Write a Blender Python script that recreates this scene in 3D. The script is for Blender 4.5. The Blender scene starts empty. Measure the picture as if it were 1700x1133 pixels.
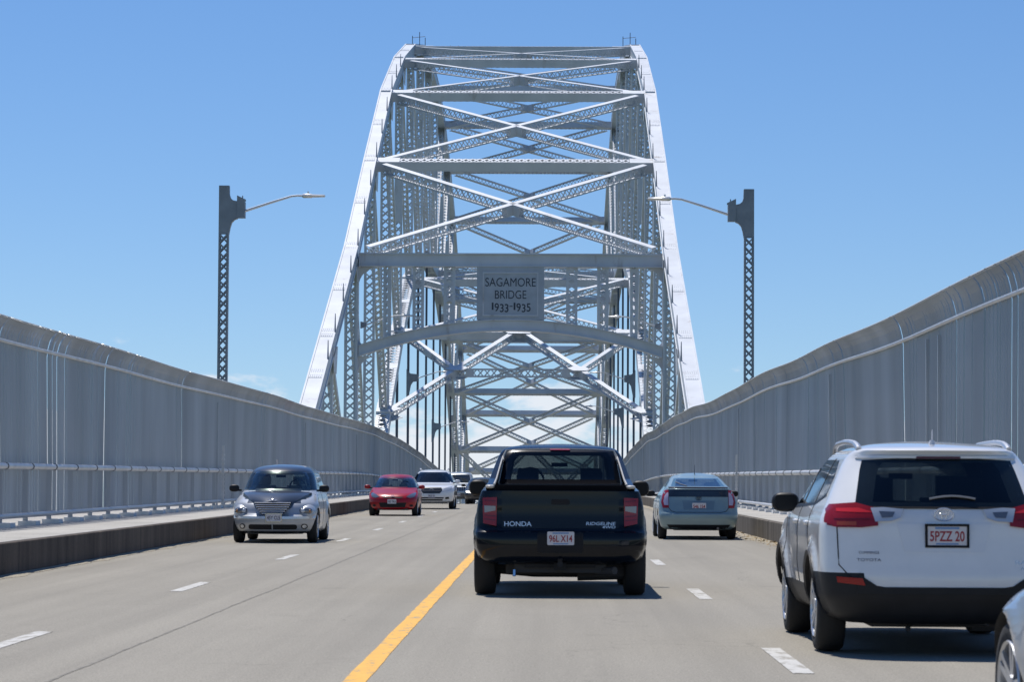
import bpy, bmesh, math, random
import numpy as np
from mathutils import Vector, Matrix
R = math.radians
random.seed(7)
sc = bpy.context.scene
C = sc.collection

# ------------------------------------------------------------------ camera
CAM_H, YAW, PITCH, ROLL = 1.35, R(0.718), R(2.795), R(0.307)
cam_d = bpy.data.cameras.new('camera')
cam = bpy.data.objects.new('camera', cam_d); C.objects.link(cam)
cam.location = (0, 0, CAM_H)
fwd = Vector((-math.sin(YAW) * math.cos(PITCH), math.cos(YAW) * math.cos(PITCH), math.sin(PITCH)))
rgt = Vector((math.cos(YAW), math.sin(YAW), 0)); upv = rgt.cross(fwd)
r2 = rgt * math.cos(ROLL) + upv * math.sin(ROLL); u2 = upv * math.cos(ROLL) - rgt * math.sin(ROLL)
cam.rotation_euler = Matrix((r2, u2, -fwd)).transposed().to_euler()
cam_d.sensor_width = 36; cam_d.lens = 98.42
cam_d.clip_start = 0.3; cam_d.clip_end = 30000
cam_d.dof.use_dof = True; cam_d.dof.focus_distance = 120; cam_d.dof.aperture_fstop = 9
sc.camera = cam

# ------------------------------------------------------------------ light
SUN_EL, SUN_AZ = R(65), R(25)          # azimuth: towards the left of the driving direction
sdir = Vector((-math.sin(SUN_AZ) * math.cos(SUN_EL), math.cos(SUN_AZ) * math.cos(SUN_EL), math.sin(SUN_EL)))
sl = bpy.data.lights.new('sun', 'SUN'); sl.energy = 4.9; sl.angle = R(0.53); sl.color = (1, 0.955, 0.89)
so = bpy.data.objects.new('sun', sl); C.objects.link(so); so.location = (-40, 60, 120)
so.rotation_euler = (-sdir).to_track_quat('-Z', 'Y').to_euler()

w = bpy.data.worlds.new('World'); sc.world = w; w.use_nodes = True
nt = w.node_tree; nt.nodes.clear()
def N(t, **k):
    n = nt.nodes.new(t)
    for a, b in k.items(): setattr(n, a, b)
    return n
TILT = math.atan(0.05)                 # the road climbs: true horizon lies below the road plane's
out = N('ShaderNodeOutputWorld'); bg = N('ShaderNodeBackground'); bg.inputs[1].default_value = 0.098
sky = N('ShaderNodeTexSky', sky_type='NISHITA', sun_disc=False, sun_elevation=SUN_EL, sun_rotation=-SUN_AZ)
sky.altitude = 60; sky.air_density = 1.0; sky.dust_density = 0.1; sky.ozone_density = 1.6
tc = N('ShaderNodeTexCoord'); mp = N('ShaderNodeMapping'); mp.vector_type = 'POINT'
mp.inputs['Rotation'].default_value = (TILT, 0, 0)
nt.links.new(tc.outputs['Generated'], mp.inputs[0]); nt.links.new(mp.outputs[0], sky.inputs[0])
# clouds low over the horizon
m2 = N('ShaderNodeMapping'); m2.inputs['Scale'].default_value = (26, 26, 62); m2.inputs['Location'].default_value = (3.3, 1.2, 0.4)
nz = N('ShaderNodeTexNoise'); nz.inputs['Scale'].default_value = 1.0; nz.inputs['Detail'].default_value = 7; nz.inputs['Roughness'].default_value = 0.56
nt.links.new(tc.outputs['Generated'], m2.inputs[0]); nt.links.new(m2.outputs[0], nz.inputs[0])
sx = N('ShaderNodeSeparateXYZ'); nt.links.new(tc.outputs['Generated'], sx.inputs[0])
thr = N('ShaderNodeMapRange'); thr.inputs['From Min'].default_value = 0.008; thr.inputs['From Max'].default_value = 0.060
thr.inputs['To Min'].default_value = 0.35; thr.inputs['To Max'].default_value = 0.74
nt.links.new(sx.outputs[2], thr.inputs[0])
sb = N('ShaderNodeMath', operation='SUBTRACT'); nt.links.new(nz.outputs[0], sb.inputs[0]); nt.links.new(thr.outputs[0], sb.inputs[1])
cr = N('ShaderNodeMapRange'); cr.inputs['From Min'].default_value = 0.0; cr.inputs['From Max'].default_value = 0.13
cr.interpolation_type = 'SMOOTHSTEP'
nt.links.new(sb.outputs[0], cr.inputs[0])
hs = N('ShaderNodeHueSaturation'); hs.inputs['Saturation'].default_value = 1.20; hs.inputs['Value'].default_value = 1.0
nt.links.new(sky.outputs[0], hs.inputs['Color'])
mx = N('ShaderNodeMix', data_type='RGBA'); mx.inputs['B'].default_value = (8.6, 8.9, 9.5, 1)
cm = N('ShaderNodeMath', operation='MULTIPLY'); cm.inputs[1].default_value = 0.86
nt.links.new(cr.outputs[0], cm.inputs[0]); nt.links.new(cm.outputs[0], mx.inputs['Factor'])
tn = N('ShaderNodeVectorMath', operation='MULTIPLY'); tn.inputs[1].default_value = (0.83, 0.93, 1.12); nt.links.new(hs.outputs[0], tn.inputs[0]); nt.links.new(tn.outputs[0], mx.inputs['A']); nt.links.new(mx.outputs['Result'], bg.inputs[0]); nt.links.new(bg.outputs[0], out.inputs[0])

sc.view_settings.view_transform = 'Standard'; sc.view_settings.look = 'None'
sc.view_settings.exposure = 0.0; sc.view_settings.gamma = 1.0
sc.render.engine = 'CYCLES'; sc.cycles.max_bounces = 6; sc.cycles.transparent_max_bounces = 12

# ------------------------------------------------------------------ materials
def mat(name, col, rough=0.5, metal=0.0, spec=0.5, noise=None, coat=0.0, bump=None):
    """noise=(scale, amount, detail[, stretch]) varies the base colour; bump=(scale, strength)"""
    m = bpy.data.materials.new(name); m.use_nodes = True; t = m.node_tree; b = t.nodes['Principled BSDF']
    b.inputs['Base Color'].default_value = (*col, 1); b.inputs['Roughness'].default_value = rough
    b.inputs['Metallic'].default_value = metal; b.inputs['Specular IOR Level'].default_value = spec
    b.inputs['Coat Weight'].default_value = coat; b.inputs['Coat Roughness'].default_value = 0.04
    tcn = t.nodes.new('ShaderNodeTexCoord')
    if noise:
        mpn = t.nodes.new('ShaderNodeMapping'); mpn.inputs['Scale'].default_value = noise[3] if len(noise) > 3 else (1, 1, 1)
        n = t.nodes.new('ShaderNodeTexNoise'); n.inputs['Scale'].default_value = noise[0]; n.inputs['Detail'].default_value = noise[2]
        r = t.nodes.new('ShaderNodeMapRange'); r.inputs['From Min'].default_value = 0.3; r.inputs['From Max'].default_value = 0.7
        r.inputs['To Min'].default_value = 1 - noise[1]; r.inputs['To Max'].default_value = 1 + noise[1]
        v = t.nodes.new('ShaderNodeVectorMath'); v.operation = 'SCALE'; v.inputs[0].default_value = col
        t.links.new(tcn.outputs['Object'], mpn.inputs[0]); t.links.new(mpn.outputs[0], n.inputs[0]); t.links.new(n.outputs[0], r.inputs[0])
        t.links.new(r.outputs[0], v.inputs['Scale']); t.links.new(v.outputs[0], b.inputs['Base Color'])
    if bump:
        n2 = t.nodes.new('ShaderNodeTexNoise'); n2.inputs['Scale'].default_value = bump[0]; n2.inputs['Detail'].default_value = 4
        bn = t.nodes.new('ShaderNodeBump'); bn.inputs['Strength'].default_value = bump[1]; bn.inputs['Distance'].default_value = 0.01
        t.links.new(tcn.outputs['Object'], n2.inputs[0]); t.links.new(n2.outputs[0], bn.inputs['Height']); t.links.new(bn.outputs[0], b.inputs['Normal'])
    return m
def glass_mat(name, tint, gloss=(0.9, 0.95, 1.0), ior=1.5):
    m = bpy.data.materials.new(name); m.use_nodes = True; t = m.node_tree; t.nodes.clear()
    o = t.nodes.new('ShaderNodeOutputMaterial'); a = t.nodes.new('ShaderNodeBsdfTransparent'); a.inputs[0].default_value = (*tint, 1)
    g = t.nodes.new('ShaderNodeBsdfGlossy'); g.inputs['Roughness'].default_value = 0.02; g.inputs[0].default_value = (*gloss, 1)
    f = t.nodes.new('ShaderNodeFresnel'); f.inputs[0].default_value = ior
    x = t.nodes.new('ShaderNodeMixShader'); ge = t.nodes.new('ShaderNodeNewGeometry'); k = t.nodes.new('ShaderNodeMath'); k.operation = 'SUBTRACT'; k.inputs[0].default_value = 1.0
    ml = t.nodes.new('ShaderNodeMath'); ml.operation = 'MULTIPLY'; t.links.new(ge.outputs['Backfacing'], k.inputs[1]); t.links.new(f.outputs[0], ml.inputs[0]); t.links.new(k.outputs[0], ml.inputs[1])
    t.links.new(ml.outputs[0], x.inputs[0]); t.links.new(a.outputs[0], x.inputs[1]); t.links.new(g.outputs[0], x.inputs[2]); t.links.new(x.outputs[0], o.inputs[0])
    return m
M = {}
M['steel'] = mat('bridge_paint', (0.56, 0.59, 0.63), 0.45, noise=(0.7, 0.10, 6, (1, 1, 0.5)), bump=(9, 0.15))
def weather(m, scale, pos, col):
    t = m.node_tree; b = t.nodes['Principled BSDF']; src = b.inputs['Base Color'].links[0].from_socket
    tcn = t.nodes.new('ShaderNodeTexCoord'); mpn = t.nodes.new('ShaderNodeMapping'); mpn.inputs['Scale'].default_value = (1.2, 1.2, 0.35)
    n = t.nodes.new('ShaderNodeTexNoise'); n.inputs['Scale'].default_value = scale; n.inputs['Detail'].default_value = 9; n.inputs['Roughness'].default_value = 0.68
    t.links.new(tcn.outputs['Object'], mpn.inputs[0]); t.links.new(mpn.outputs[0], n.inputs[0])
    r = t.nodes.new('ShaderNodeMapRange'); r.inputs['From Min'].default_value = pos; r.inputs['From Max'].default_value = pos + 0.12; r.inputs['To Max'].default_value = 0.55
    t.links.new(n.outputs[0], r.inputs[0]); x = t.nodes.new('ShaderNodeMix'); x.data_type = 'RGBA'; x.inputs['B'].default_value = (*col, 1)
    t.links.new(r.outputs[0], x.inputs['Factor']); t.links.new(src, x.inputs['A']); t.links.new(x.outputs['Result'], b.inputs['Base Color'])
weather(M['steel'], 0.8, 0.60, (0.24, 0.19, 0.15))
M['sign'] = mat('sign_paint', (0.40, 0.44, 0.49), 0.55, noise=(2, 0.08, 5))
M['sign_text'] = mat('sign_lettering', (0.045, 0.055, 0.075), 0.6)
M['fence'] = mat('fence_paint', (0.385, 0.415, 0.45), 0.36, 0.15, noise=(1.3, 0.16, 6, (1, 0.35, 0.08)))
M['rail'] = mat('rail_metal', (0.55, 0.56, 0.57), 0.38, 0.3, noise=(3, 0.12, 4))
M['clamp'] = mat('clamp_metal', (0.09, 0.095, 0.10), 0.6)
M['pole'] = mat('pole_paint', (0.24, 0.27, 0.31), 0.5, noise=(3, 0.1, 4))
M['lamp'] = mat('lamp_metal', (0.7, 0.71, 0.72), 0.35, 0.4)
M['cable'] = mat('cable_steel', (0.08, 0.10, 0.14), 0.6)
def worn(name, col, amount, scale):
    m = bpy.data.materials.new(name); m.use_nodes = True; t = m.node_tree; b = t.nodes['Principled BSDF']; b.inputs['Roughness'].default_value = 0.85
    tcn = t.nodes.new('ShaderNodeTexCoord'); mpn = t.nodes.new('ShaderNodeMapping'); mpn.inputs['Scale'].default_value = (1, 0.45, 1)
    n = t.nodes.new('ShaderNodeTexNoise'); n.inputs['Scale'].default_value = scale; n.inputs['Detail'].default_value = 8; n.inputs['Roughness'].default_value = 0.7
    t.links.new(tcn.outputs['Object'], mpn.inputs[0]); t.links.new(mpn.outputs[0], n.inputs[0])
    r = t.nodes.new('ShaderNodeValToRGB'); e = r.color_ramp.elements; e[0].position = amount - 0.03; e[0].color = (0.27, 0.25, 0.21, 1); e[1].position = amount + 0.05; e[1].color = (*[c * 0.9 for c in col], 1)
    e2 = r.color_ramp.elements.new(0.62); e2.color = (*col, 1)
    t.links.new(n.outputs[0], r.inputs[0]); t.links.new(r.outputs[0], b.inputs['Base Color']); return m
M['white_line'] = worn('white_road_paint', (0.52, 0.51, 0.48), 0.43, 7)
M['yellow_line'] = worn('yellow_road_paint', (0.74, 0.41, 0.08), 0.40, 7)
M['chrome'] = mat('chrome', (0.8, 0.8, 0.82), 0.12, 1.0)
M['black_plastic'] = mat('black_plastic', (0.014, 0.015, 0.018), 0.5, spec=0.25, noise=(6, 0.15, 3))
M['gap'] = mat('panel_gap', (0.008, 0.008, 0.01), 0.8)
M['interior'] = mat('interior_trim', (0.05, 0.05, 0.052), 0.8)
M['tyre'] = mat('tyre_rubber', (0.018, 0.018, 0.019), 0.85, bump=(40, 0.3))
M['alloy'] = mat('alloy_rim', (0.55, 0.56, 0.58), 0.35, 0.7)
M['dark_alloy'] = mat('dark_rim', (0.12, 0.12, 0.13), 0.35, 0.8)
M['glass_dark'] = glass_mat('tinted_glass', (0.33, 0.36, 0.37))
M['glass'] = glass_mat('clear_glass', (0.80, 0.84, 0.82), ior=1.6)
M['seat'] = mat('seat_fabric', (0.17, 0.165, 0.155), 0.9)
M['mirror_dark'] = mat('mirror_face', (0.01, 0.011, 0.014), 0.3, spec=0.2)
M['matte'] = mat('matte_black', (0.010, 0.010, 0.012), 1.0, spec=0.0)
M['lens_amber'] = mat('lens_amber_red', (0.45, 0.06, 0.012), 0.2, coat=0.6)
M['lens_smoke'] = mat('smoked_clear_lens', (0.26, 0.28, 0.31), 0.2, coat=0.6)
M['lens_rib'] = mat('lens_rib_dark', (0.10, 0.004, 0.006), 0.2, coat=0.5)
M['lens_bright'] = mat('lens_highlight_red', (0.62, 0.02, 0.02), 0.15, coat=0.6)  # brighter red paints a highlight inside the lens
M['lens_clear'] = mat('clear_lens', (0.55, 0.57, 0.60), 0.12, 0.3, coat=1)
M['lens_red'] = mat('red_lens', (0.26, 0.006, 0.008), 0.15, coat=0.3)
M['lens_dark'] = mat('headlight_glass', (0.16, 0.17, 0.19), 0.08, 0.5, coat=1)
M['plate'] = mat('number_plate_white', (0.62, 0.60, 0.62), 0.5)
M['plate_red'] = mat('plate_lettering_red', (0.30, 0.02, 0.03), 0.5)
M['plate_dark'] = mat('plate_lettering_dark', (0.05, 0.05, 0.09), 0.5)
M['plate_blue'] = mat('plate_band_blue', (0.16, 0.28, 0.50), 0.5)
M['light_on'] = mat('lit_headlight', (0.9, 0.9, 0.85), 0.2)
_b = M['light_on'].node_tree.nodes['Principled BSDF']; _b.inputs['Emission Color'].default_value = (1, 0.97, 0.9, 1); _b.inputs['Emission Strength'].default_value = 3
def paint(name, col, metal=0.0, rough=0.35, coat=1.0, spec=0.5):
    return mat(name, col, rough, metal, spec, coat=coat, noise=(5, 0.03, 3))

def concrete(name, base, dark, scale, amt, streak=False):
    m = bpy.data.materials.new(name); m.use_nodes = True; t = m.node_tree; b = t.nodes['Principled BSDF']
    b.inputs['Roughness'].default_value = 0.9; b.inputs['Specular IOR Level'].default_value = 0.25
    tcn = t.nodes.new('ShaderNodeTexCoord'); mpn = t.nodes.new('ShaderNodeMapping')
    mpn.inputs['Scale'].default_value = (1, 1.6, 0.25) if streak else (1, 1, 1)
    t.links.new(tcn.outputs['Object'], mpn.inputs[0])
    n = t.nodes.new('ShaderNodeTexNoise'); n.inputs['Scale'].default_value = scale; n.inputs['Detail'].default_value = 9; n.inputs['Roughness'].default_value = 0.65
    f = t.nodes.new('ShaderNodeTexNoise'); f.inputs['Scale'].default_value = scale * 30; f.inputs['Detail'].default_value = 3
    t.links.new(mpn.outputs[0], n.inputs[0]); t.links.new(tcn.outputs['Object'], f.inputs[0])
    rp = t.nodes.new('ShaderNodeValToRGB'); rp.color_ramp.elements[0].position = 0.5 - amt; rp.color_ramp.elements[0].color = (*dark, 1)
    rp.color_ramp.elements[1].position = 0.5 + amt; rp.color_ramp.elements[1].color = (*base, 1)
    t.links.new(n.outputs[0], rp.inputs[0])
    mr = t.nodes.new('ShaderNodeMapRange'); mr.inputs['From Min'].default_value = 0.3; mr.inputs['From Max'].default_value = 0.7
    mr.inputs['To Min'].default_value = 0.86; mr.inputs['To Max'].default_value = 1.14
    t.links.new(f.outputs[0], mr.inputs[0])
    v = t.nodes.new('ShaderNodeVectorMath'); v.operation = 'SCALE'
    t.links.new(rp.outputs[0], v.inputs[0]); t.links.new(mr.outputs[0], v.inputs['Scale']); t.links.new(v.outputs[0], b.inputs['Base Color'])
    bn = t.nodes.new('ShaderNodeBump'); bn.inputs['Strength'].default_value = 0.35; bn.inputs['Distance'].default_value = 0.01
    t.links.new(f.outputs[0], bn.inputs['Height']); t.links.new(bn.outputs[0], b.inputs['Normal'])
    sp = t.nodes.new('ShaderNodeSeparateXYZ'); t.links.new(tcn.outputs['Object'], sp.inputs[0])
    md = t.nodes.new('ShaderNodeMath'); md.operation = 'PINGPONG'; md.inputs[1].default_value = 1.9; t.links.new(sp.outputs[1], md.inputs[0])
    gt = t.nodes.new('ShaderNodeMapRange'); gt.inputs['From Min'].default_value = 0.012; gt.inputs['From Max'].default_value = 0.03; gt.inputs['To Min'].default_value = 0.35; t.links.new(md.outputs[0], gt.inputs[0])
    v2 = t.nodes.new('ShaderNodeVectorMath'); v2.operation = 'SCALE'; t.links.new(v.outputs[0], v2.inputs[0]); t.links.new(gt.outputs[0], v2.inputs['Scale']); t.links.new(v2.outputs[0], b.inputs['Base Color'])
    return m
M['walk'] = concrete('sidewalk_concrete', (0.46, 0.44, 0.40), (0.30, 0.285, 0.26), 0.9, 0.2)
M['kerb_dark'] = concrete('stained_shaded_kerb', (0.13, 0.105, 0.085), (0.05, 0.041, 0.035), 1.2, 0.2, True)  # dark base mixes real stain with the shade on this face
M['kerb_light'] = concrete('weathered_sunlit_kerb', (0.17, 0.15, 0.125), (0.07, 0.06, 0.05), 1.6, 0.2, True)  # weathered, and paler to put grazing sunlight into the face colour
M['sunlit_concrete'] = mat('sunlit_concrete', (0.75, 0.74, 0.72), 0.9)  # pale tone puts sunlight into the concrete

def asphalt():
    m = bpy.data.materials.new('road_asphalt'); m.use_nodes = True; t = m.node_tree; b = t.nodes['Principled BSDF']
    b.inputs['Roughness'].default_value = 0.85; b.inputs['Specular IOR Level'].default_value = 0.3
    L = t.links.new; nn = t.nodes.new
    tcn = nn('ShaderNodeTexCoord')
    def noise(scale, detail, st=(1, 1, 1), rough=0.6, ty=None):
        mpn = nn('ShaderNodeMapping'); mpn.inputs['Scale'].default_value = st; L(tcn.outputs['Object'], mpn.inputs[0])
        n = nn('ShaderNodeTexNoise'); n.inputs['Scale'].default_value = scale; n.inputs['Detail'].default_value = detail; n.inputs['Roughness'].default_value = rough
        L(mpn.outputs[0], n.inputs[0]); return n.outputs[0]
    def rng(src, a, c, lo, hi):
        r = nn('ShaderNodeMapRange'); r.inputs['From Min'].default_value = a; r.inputs['From Max'].default_value = c
        r.inputs['To Min'].default_value = lo; r.inputs['To Max'].default_value = hi; L(src, r.inputs[0]); return r.outputs[0]
    def mul(a, c):
        x = nn('ShaderNodeMath'); x.operation = 'MULTIPLY'; L(a, x.inputs[0]); L(c, x.inputs[1]); return x.outputs[0]
    f = mul(rng(noise(60, 2), 0.3, 0.7, 0.72, 1.28), rng(noise(0.55, 6, (1, 0.25, 1)), 0.3, 0.7, 0.93, 1.07))
    f = mul(f, rng(noise(1.1, 3, (1.6, 0.02, 1)), 0.3, 0.7, 0.88, 1.07))
    f = mul(f, rng(noise(0.9, 8, (1, 1, 1), 0.7), 0.60, 0.72, 1.0, 0.84))      # wheel tracks along the lanes
    f = mul(f, rng(noise(16, 5), 0.35, 0.68, 0.93, 1.06))
    # fine cracks
    v = nn('ShaderNodeTexVoronoi'); v.feature = 'DISTANCE_TO_EDGE'; v.inputs['Scale'].default_value = 0.28
    wn = nn('ShaderNodeTexNoise'); wn.inputs['Scale'].default_value = 1.2; wn.inputs['Detail'].default_value = 6; L(tcn.outputs['Object'], wn.inputs[0])
    ad = nn('ShaderNodeVectorMath'); ad.operation = 'MULTIPLY_ADD'; ad.inputs[1].default_value = (1.3, 1.3, 0)
    L(wn.outputs['Color'], ad.inputs[0]); L(tcn.outputs['Object'], ad.inputs[2]); L(ad.outputs[0], v.inputs[0])
    crack = rng(v.outputs['Distance'], 0.0, 0.004, 0.0, 1.0)
    keep = rng(noise(0.35, 2), 0.50, 0.58, 1.0, 0.0)
    mxn = nn('ShaderNodeMath'); mxn.operation = 'MAXIMUM'; L(crack, mxn.inputs[0]); L(keep, mxn.inputs[1])
    f = mul(f, rng(mxn.outputs[0], 0, 1, 0.72, 1.0))
    sc_ = nn('ShaderNodeVectorMath'); sc_.operation = 'SCALE'; sc_.inputs[0].default_value = (0.268, 0.248, 0.208); L(f, sc_.inputs['Scale'])
    L(sc_.outputs[0], b.inputs['Base Color'])
    bn = nn('ShaderNodeBump'); bn.inputs['Strength'].default_value = 0.4; bn.inputs['Distance'].default_value = 0.006
    L(noise(80, 3), bn.inputs['Height']); L(bn.outputs[0], b.inputs['Normal'])
    return m
M['asphalt'] = asphalt()
M['water'] = mat('canal_water', (0.03, 0.07, 0.09), 0.12, bump=(0.4, 0.4))
M['land'] = mat('wooded_land', (0.05, 0.08, 0.035), 0.95, noise=(0.02, 0.4, 8))
M['sand'] = mat('gutter_grit', (0.30, 0.265, 0.20), 0.95, noise=(14, 0.3, 5))

# ------------------------------------------------------------------ helpers
class MB:
    """collects boxes, tubes and grids, links them as one mesh object"""
    def __init__(s): s.v = []; s.f = []; s.n = 0
    def add(s, v, f):
        s.v.extend(v); s.f.extend([tuple(i + s.n for i in q) for q in f]); s.n += len(v)
    def box(s, c, a, b, d):
        c, a, b, d = Vector(c), Vector(a), Vector(b), Vector(d)
        v = [c - a - b - d, c + a - b - d, c + a + b - d, c - a + b - d, c - a - b + d, c + a - b + d, c + a + b + d, c - a + b + d]
        f = [(0, 3, 2, 1), (4, 5, 6, 7), (0, 1, 5, 4), (1, 2, 6, 5), (2, 3, 7, 6), (3, 0, 4, 7)]
        if a.cross(b).dot(d) < 0: f = [q[::-1] for q in f]
        s.add(v, f)
    def abox(s, x0, x1, y0, y1, z0, z1):
        s.box(((x0 + x1) / 2, (y0 + y1) / 2, (z0 + z1) / 2), ((x1 - x0) / 2, 0, 0), (0, (y1 - y0) / 2, 0), (0, 0, (z1 - z0) / 2))
    def beam(s, p0, p1, u, su, sv):
        """solid bar; su along u, sv across"""
        p0, p1 = Vector(p0), Vector(p1); a = p1 - p0; ah = a.normalized()
        u = (Vector(u) - ah * ah.dot(Vector(u))).normalized(); v = ah.cross(u)
        s.box((p0 + p1) / 2, a / 2, u * su / 2, v * sv / 2)
    def tube(s, pts, r, k=8, cap=True):
        pts = [Vector(p) for p in pts]; rs = r if isinstance(r, (list, tuple)) else [r] * len(pts)
        v = []; f = []
        for i, p in enumerate(pts):
            t = (pts[min(i + 1, len(pts) - 1)] - pts[max(i - 1, 0)]).normalized()
            ref = Vector((0, 0, 1)) if abs(t.z) < 0.9 else Vector((0, 1, 0))
            a = t.cross(ref).normalized(); b = t.cross(a)
            for j in range(k):
                q = 2 * math.pi * j / k
                v.append(p + (a * math.cos(q) + b * math.sin(q)) * rs[i])
        for i in range(len(pts) - 1):
            for j in range(k):
                f.append((i * k + j, i * k + (j + 1) % k, (i + 1) * k + (j + 1) % k, (i + 1) * k + j))
        if cap: f.append(tuple(range(k))[::-1]); f.append(tuple((len(pts) - 1) * k + j for j in range(k)))
        s.add(v, [q[::-1] for q in f])
    def prism(s, poly, fn, t0, t1):
        """poly 2D points; fn(a,b,t)->Vector; between t0 and t1"""
        n = len(poly); v = [fn(a, b, t0) for a, b in poly] + [fn(a, b, t1) for a, b in poly]
        f = [tuple(range(n)), tuple(range(2 * n - 1, n - 1, -1))] + [(i, i + n, (i + 1) % n + n, (i + 1) % n) for i in range(n)]
        s.add(v, f)
    def laced(s, p0, p1, u, su, sv, pitch=None, plate=0.03, bar=0.07, both=True, lip=0.09, single=False):
        """built-up member: solid plates on the +-u sides, diagonal lacing on the +-v sides"""
        p0, p1 = Vector(p0), Vector(p1); a = p1 - p0; Ln = a.length; ah = a / Ln
        u = (Vector(u) - ah * ah.dot(Vector(u))).normalized(); v = ah.cross(u)
        for sg in (-1, 1):
            s.box((p0 + p1) / 2 + u * sg * (su / 2 - plate / 2), a / 2, u * plate / 2, v * sv / 2)
            for sv_ in (-1, 1):
                s.box((p0 + p1) / 2 + u * sg * (su / 2 - plate - lip / 2) + v * sv_ * (sv / 2 - 0.012), a / 2, u * lip / 2, v * 0.008)
        pitch = pitch or su; k = max(2, int(round(Ln / pitch))); st = Ln / k
        for sv_ in ((-1, 1) if both else (1,)):
            for i in range(k):
                for q, dg in enumerate((-1, 1)):
                    if single and (i % 2 == q): continue
                    A = p0 + ah * (i * st) - u * dg * (su / 2 - plate); B = p0 + ah * ((i + 1) * st) + u * dg * (su / 2 - plate)
                    o = v * sv_ * (sv / 2 + 0.004 + 0.009 * q)
                    d = (B - A); s.box((A + B) / 2 + o, d / 2, d.normalized().cross(v) * bar / 2, v * 0.004)
    def build(s, name, m, parent=None, smooth=False, sharp=35):
        me = bpy.data.meshes.new(name)
        me.from_pydata([tuple(q) for q in s.v], [], s.f); me.update()
        for mm in (m if isinstance(m, (list, tuple)) else [m]): me.materials.append(mm)
        if smooth:
            me.shade_smooth(); me.set_sharp_from_angle(angle=R(sharp))
        o = bpy.data.objects.new(name, me); C.objects.link(o)
        if parent: o.parent = parent
        return o
def tag(o, label=None, cat=None, group=None, kind=None):
    if label: o['label'] = label
    if cat: o['category'] = cat
    if group: o['group'] = group
    if kind: o['kind'] = kind
    return o
def empty(name, loc=(0, 0, 0), rz=0):
    o = bpy.data.objects.new(name, None); C.objects.link(o); o.location = loc; o.rotation_euler = (0, 0, rz)
    o.empty_display_size = 0.3; return o
def text_mesh(body, height, width=None, depth=0.01, bold=0.0):
    cu = bpy.data.curves.new('txt', 'FONT'); cu.body = body; cu.size = 1; cu.extrude = 0.0; cu.offset = bold
    cu.align_x = 'LEFT'; cu.resolution_u = 5
    o = bpy.data.objects.new('txt', cu); C.objects.link(o); bpy.context.view_layer.update()
    me = bpy.data.meshes.new_from_object(o); bpy.data.objects.remove(o); bpy.data.curves.remove(cu)
    co = np.array([v.co[:] for v in me.vertices]); mn = co.min(0); mxx = co.max(0); h = mxx[1] - mn[1]; ww = mxx[0] - mn[0]
    sy = height / h; sxx = (width / ww) if width else sy
    vs = [((v[0] - (mn[0] + mxx[0]) / 2) * sxx, (v[1] - (mn[1] + mxx[1]) / 2) * sy) for v in co]
    fs = [tuple(p.vertices) for p in me.polygons]; bpy.data.meshes.remove(me)
    return vs, fs
def lettering(name, body, height, width, loc, m, parent, facing=-1, rx=0.0, bold=0.0, shear=0.0):
    """letters in a plane facing local -y (facing=-1) or +y (facing=1)"""
    vs, fs = text_mesh(body, height, width, bold=bold); mb = MB()
    v = []
    for a, b in vs:
        a2 = a + shear * b
        v.append(Vector((a2 if facing < 0 else -a2, -facing * b * math.sin(rx) * -1, b * math.cos(rx))) + Vector(loc))
    mb.add(v, fs)
    return mb.build(name, m, parent)

def zroad(y): return -0.00018 * max(0.0, y - 130) ** 2

# ------------------------------------------------------------------ setting
XC = -2.01                               # bridge axis; the camera drives right of it
KL, KR, FL, FR = -7.15, 4.80, -9.32, 6.19
YS = [y for y in range(-40, 440, 4)]
def sheet(name, x0, x1, dz, m, ys=YS, jitter=0):
    mb = MB(); v = []
    for y in ys:
        v += [Vector((x0, y, zroad(y) + dz)), Vector((x1, y, zroad(y) + dz))]
    mb.add(v, [(2 * i, 2 * i + 1, 2 * i + 3, 2 * i + 2) for i in range(len(ys) - 1)])
    return tag(mb.build(name, m), kind='structure')
def strip(name, prof, m, ys=YS):
    """closed x,z profile swept along the deck"""
    mb = MB(); n = len(prof); v = []; f = []
    for y in ys: v += [Vector((x, y, zroad(y) + z)) for x, z in prof]
    for i in range(len(ys) - 1):
        for j in range(n): f.append((i * n + j, (i + 1) * n + j, (i + 1) * n + (j + 1) % n, i * n + (j + 1) % n))
    f.append(tuple(range(n))); f.append(tuple((len(ys) - 1) * n + j for j in range(n))[::-1])
    mb.add(v, f); return tag(mb.build(name, m), kind='structure')
mb = MB()
nx = 12; v = []; f = []
for y in YS:
    for i in range(nx + 1): v.append(Vector((KL + (KR - KL) * i / nx, y, zroad(y))))
for j in range(len(YS) - 1):
    for i in range(nx): f.append((j * (nx + 1) + i, j * (nx + 1) + i + 1, (j + 1) * (nx + 1) + i + 1, (j + 1) * (nx + 1) + i))
mb.add(v, f); tag(mb.build('road', M['asphalt']), kind='structure')
strip('deck_slab', [(-11.2, -1.3), (7.3, -1.3), (7.3, -0.03), (-11.2, -0.03)], M['walk'])
# kerbs (stained faces, sun and shade also in their colours) and walks
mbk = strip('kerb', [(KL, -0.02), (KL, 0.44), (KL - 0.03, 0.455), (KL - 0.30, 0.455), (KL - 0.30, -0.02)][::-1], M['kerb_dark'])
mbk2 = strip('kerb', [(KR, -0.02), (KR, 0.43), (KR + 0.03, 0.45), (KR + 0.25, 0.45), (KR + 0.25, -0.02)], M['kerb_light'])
strip('sidewalk', [(KL - 0.06, 0.459), (-11.1, 0.459), (-11.1, -0.02), (KL - 0.302, -0.02), (KL - 0.302, 0.42), (KL - 0.06, 0.42)], M['walk'])
strip('sidewalk', [(KR + 0.08, 0.454), (7.25, 0.454), (7.25, -0.02), (KR + 0.252, -0.02), (KR + 0.252, 0.42), (KR + 0.08, 0.42)][::-1], M['walk'])
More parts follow.
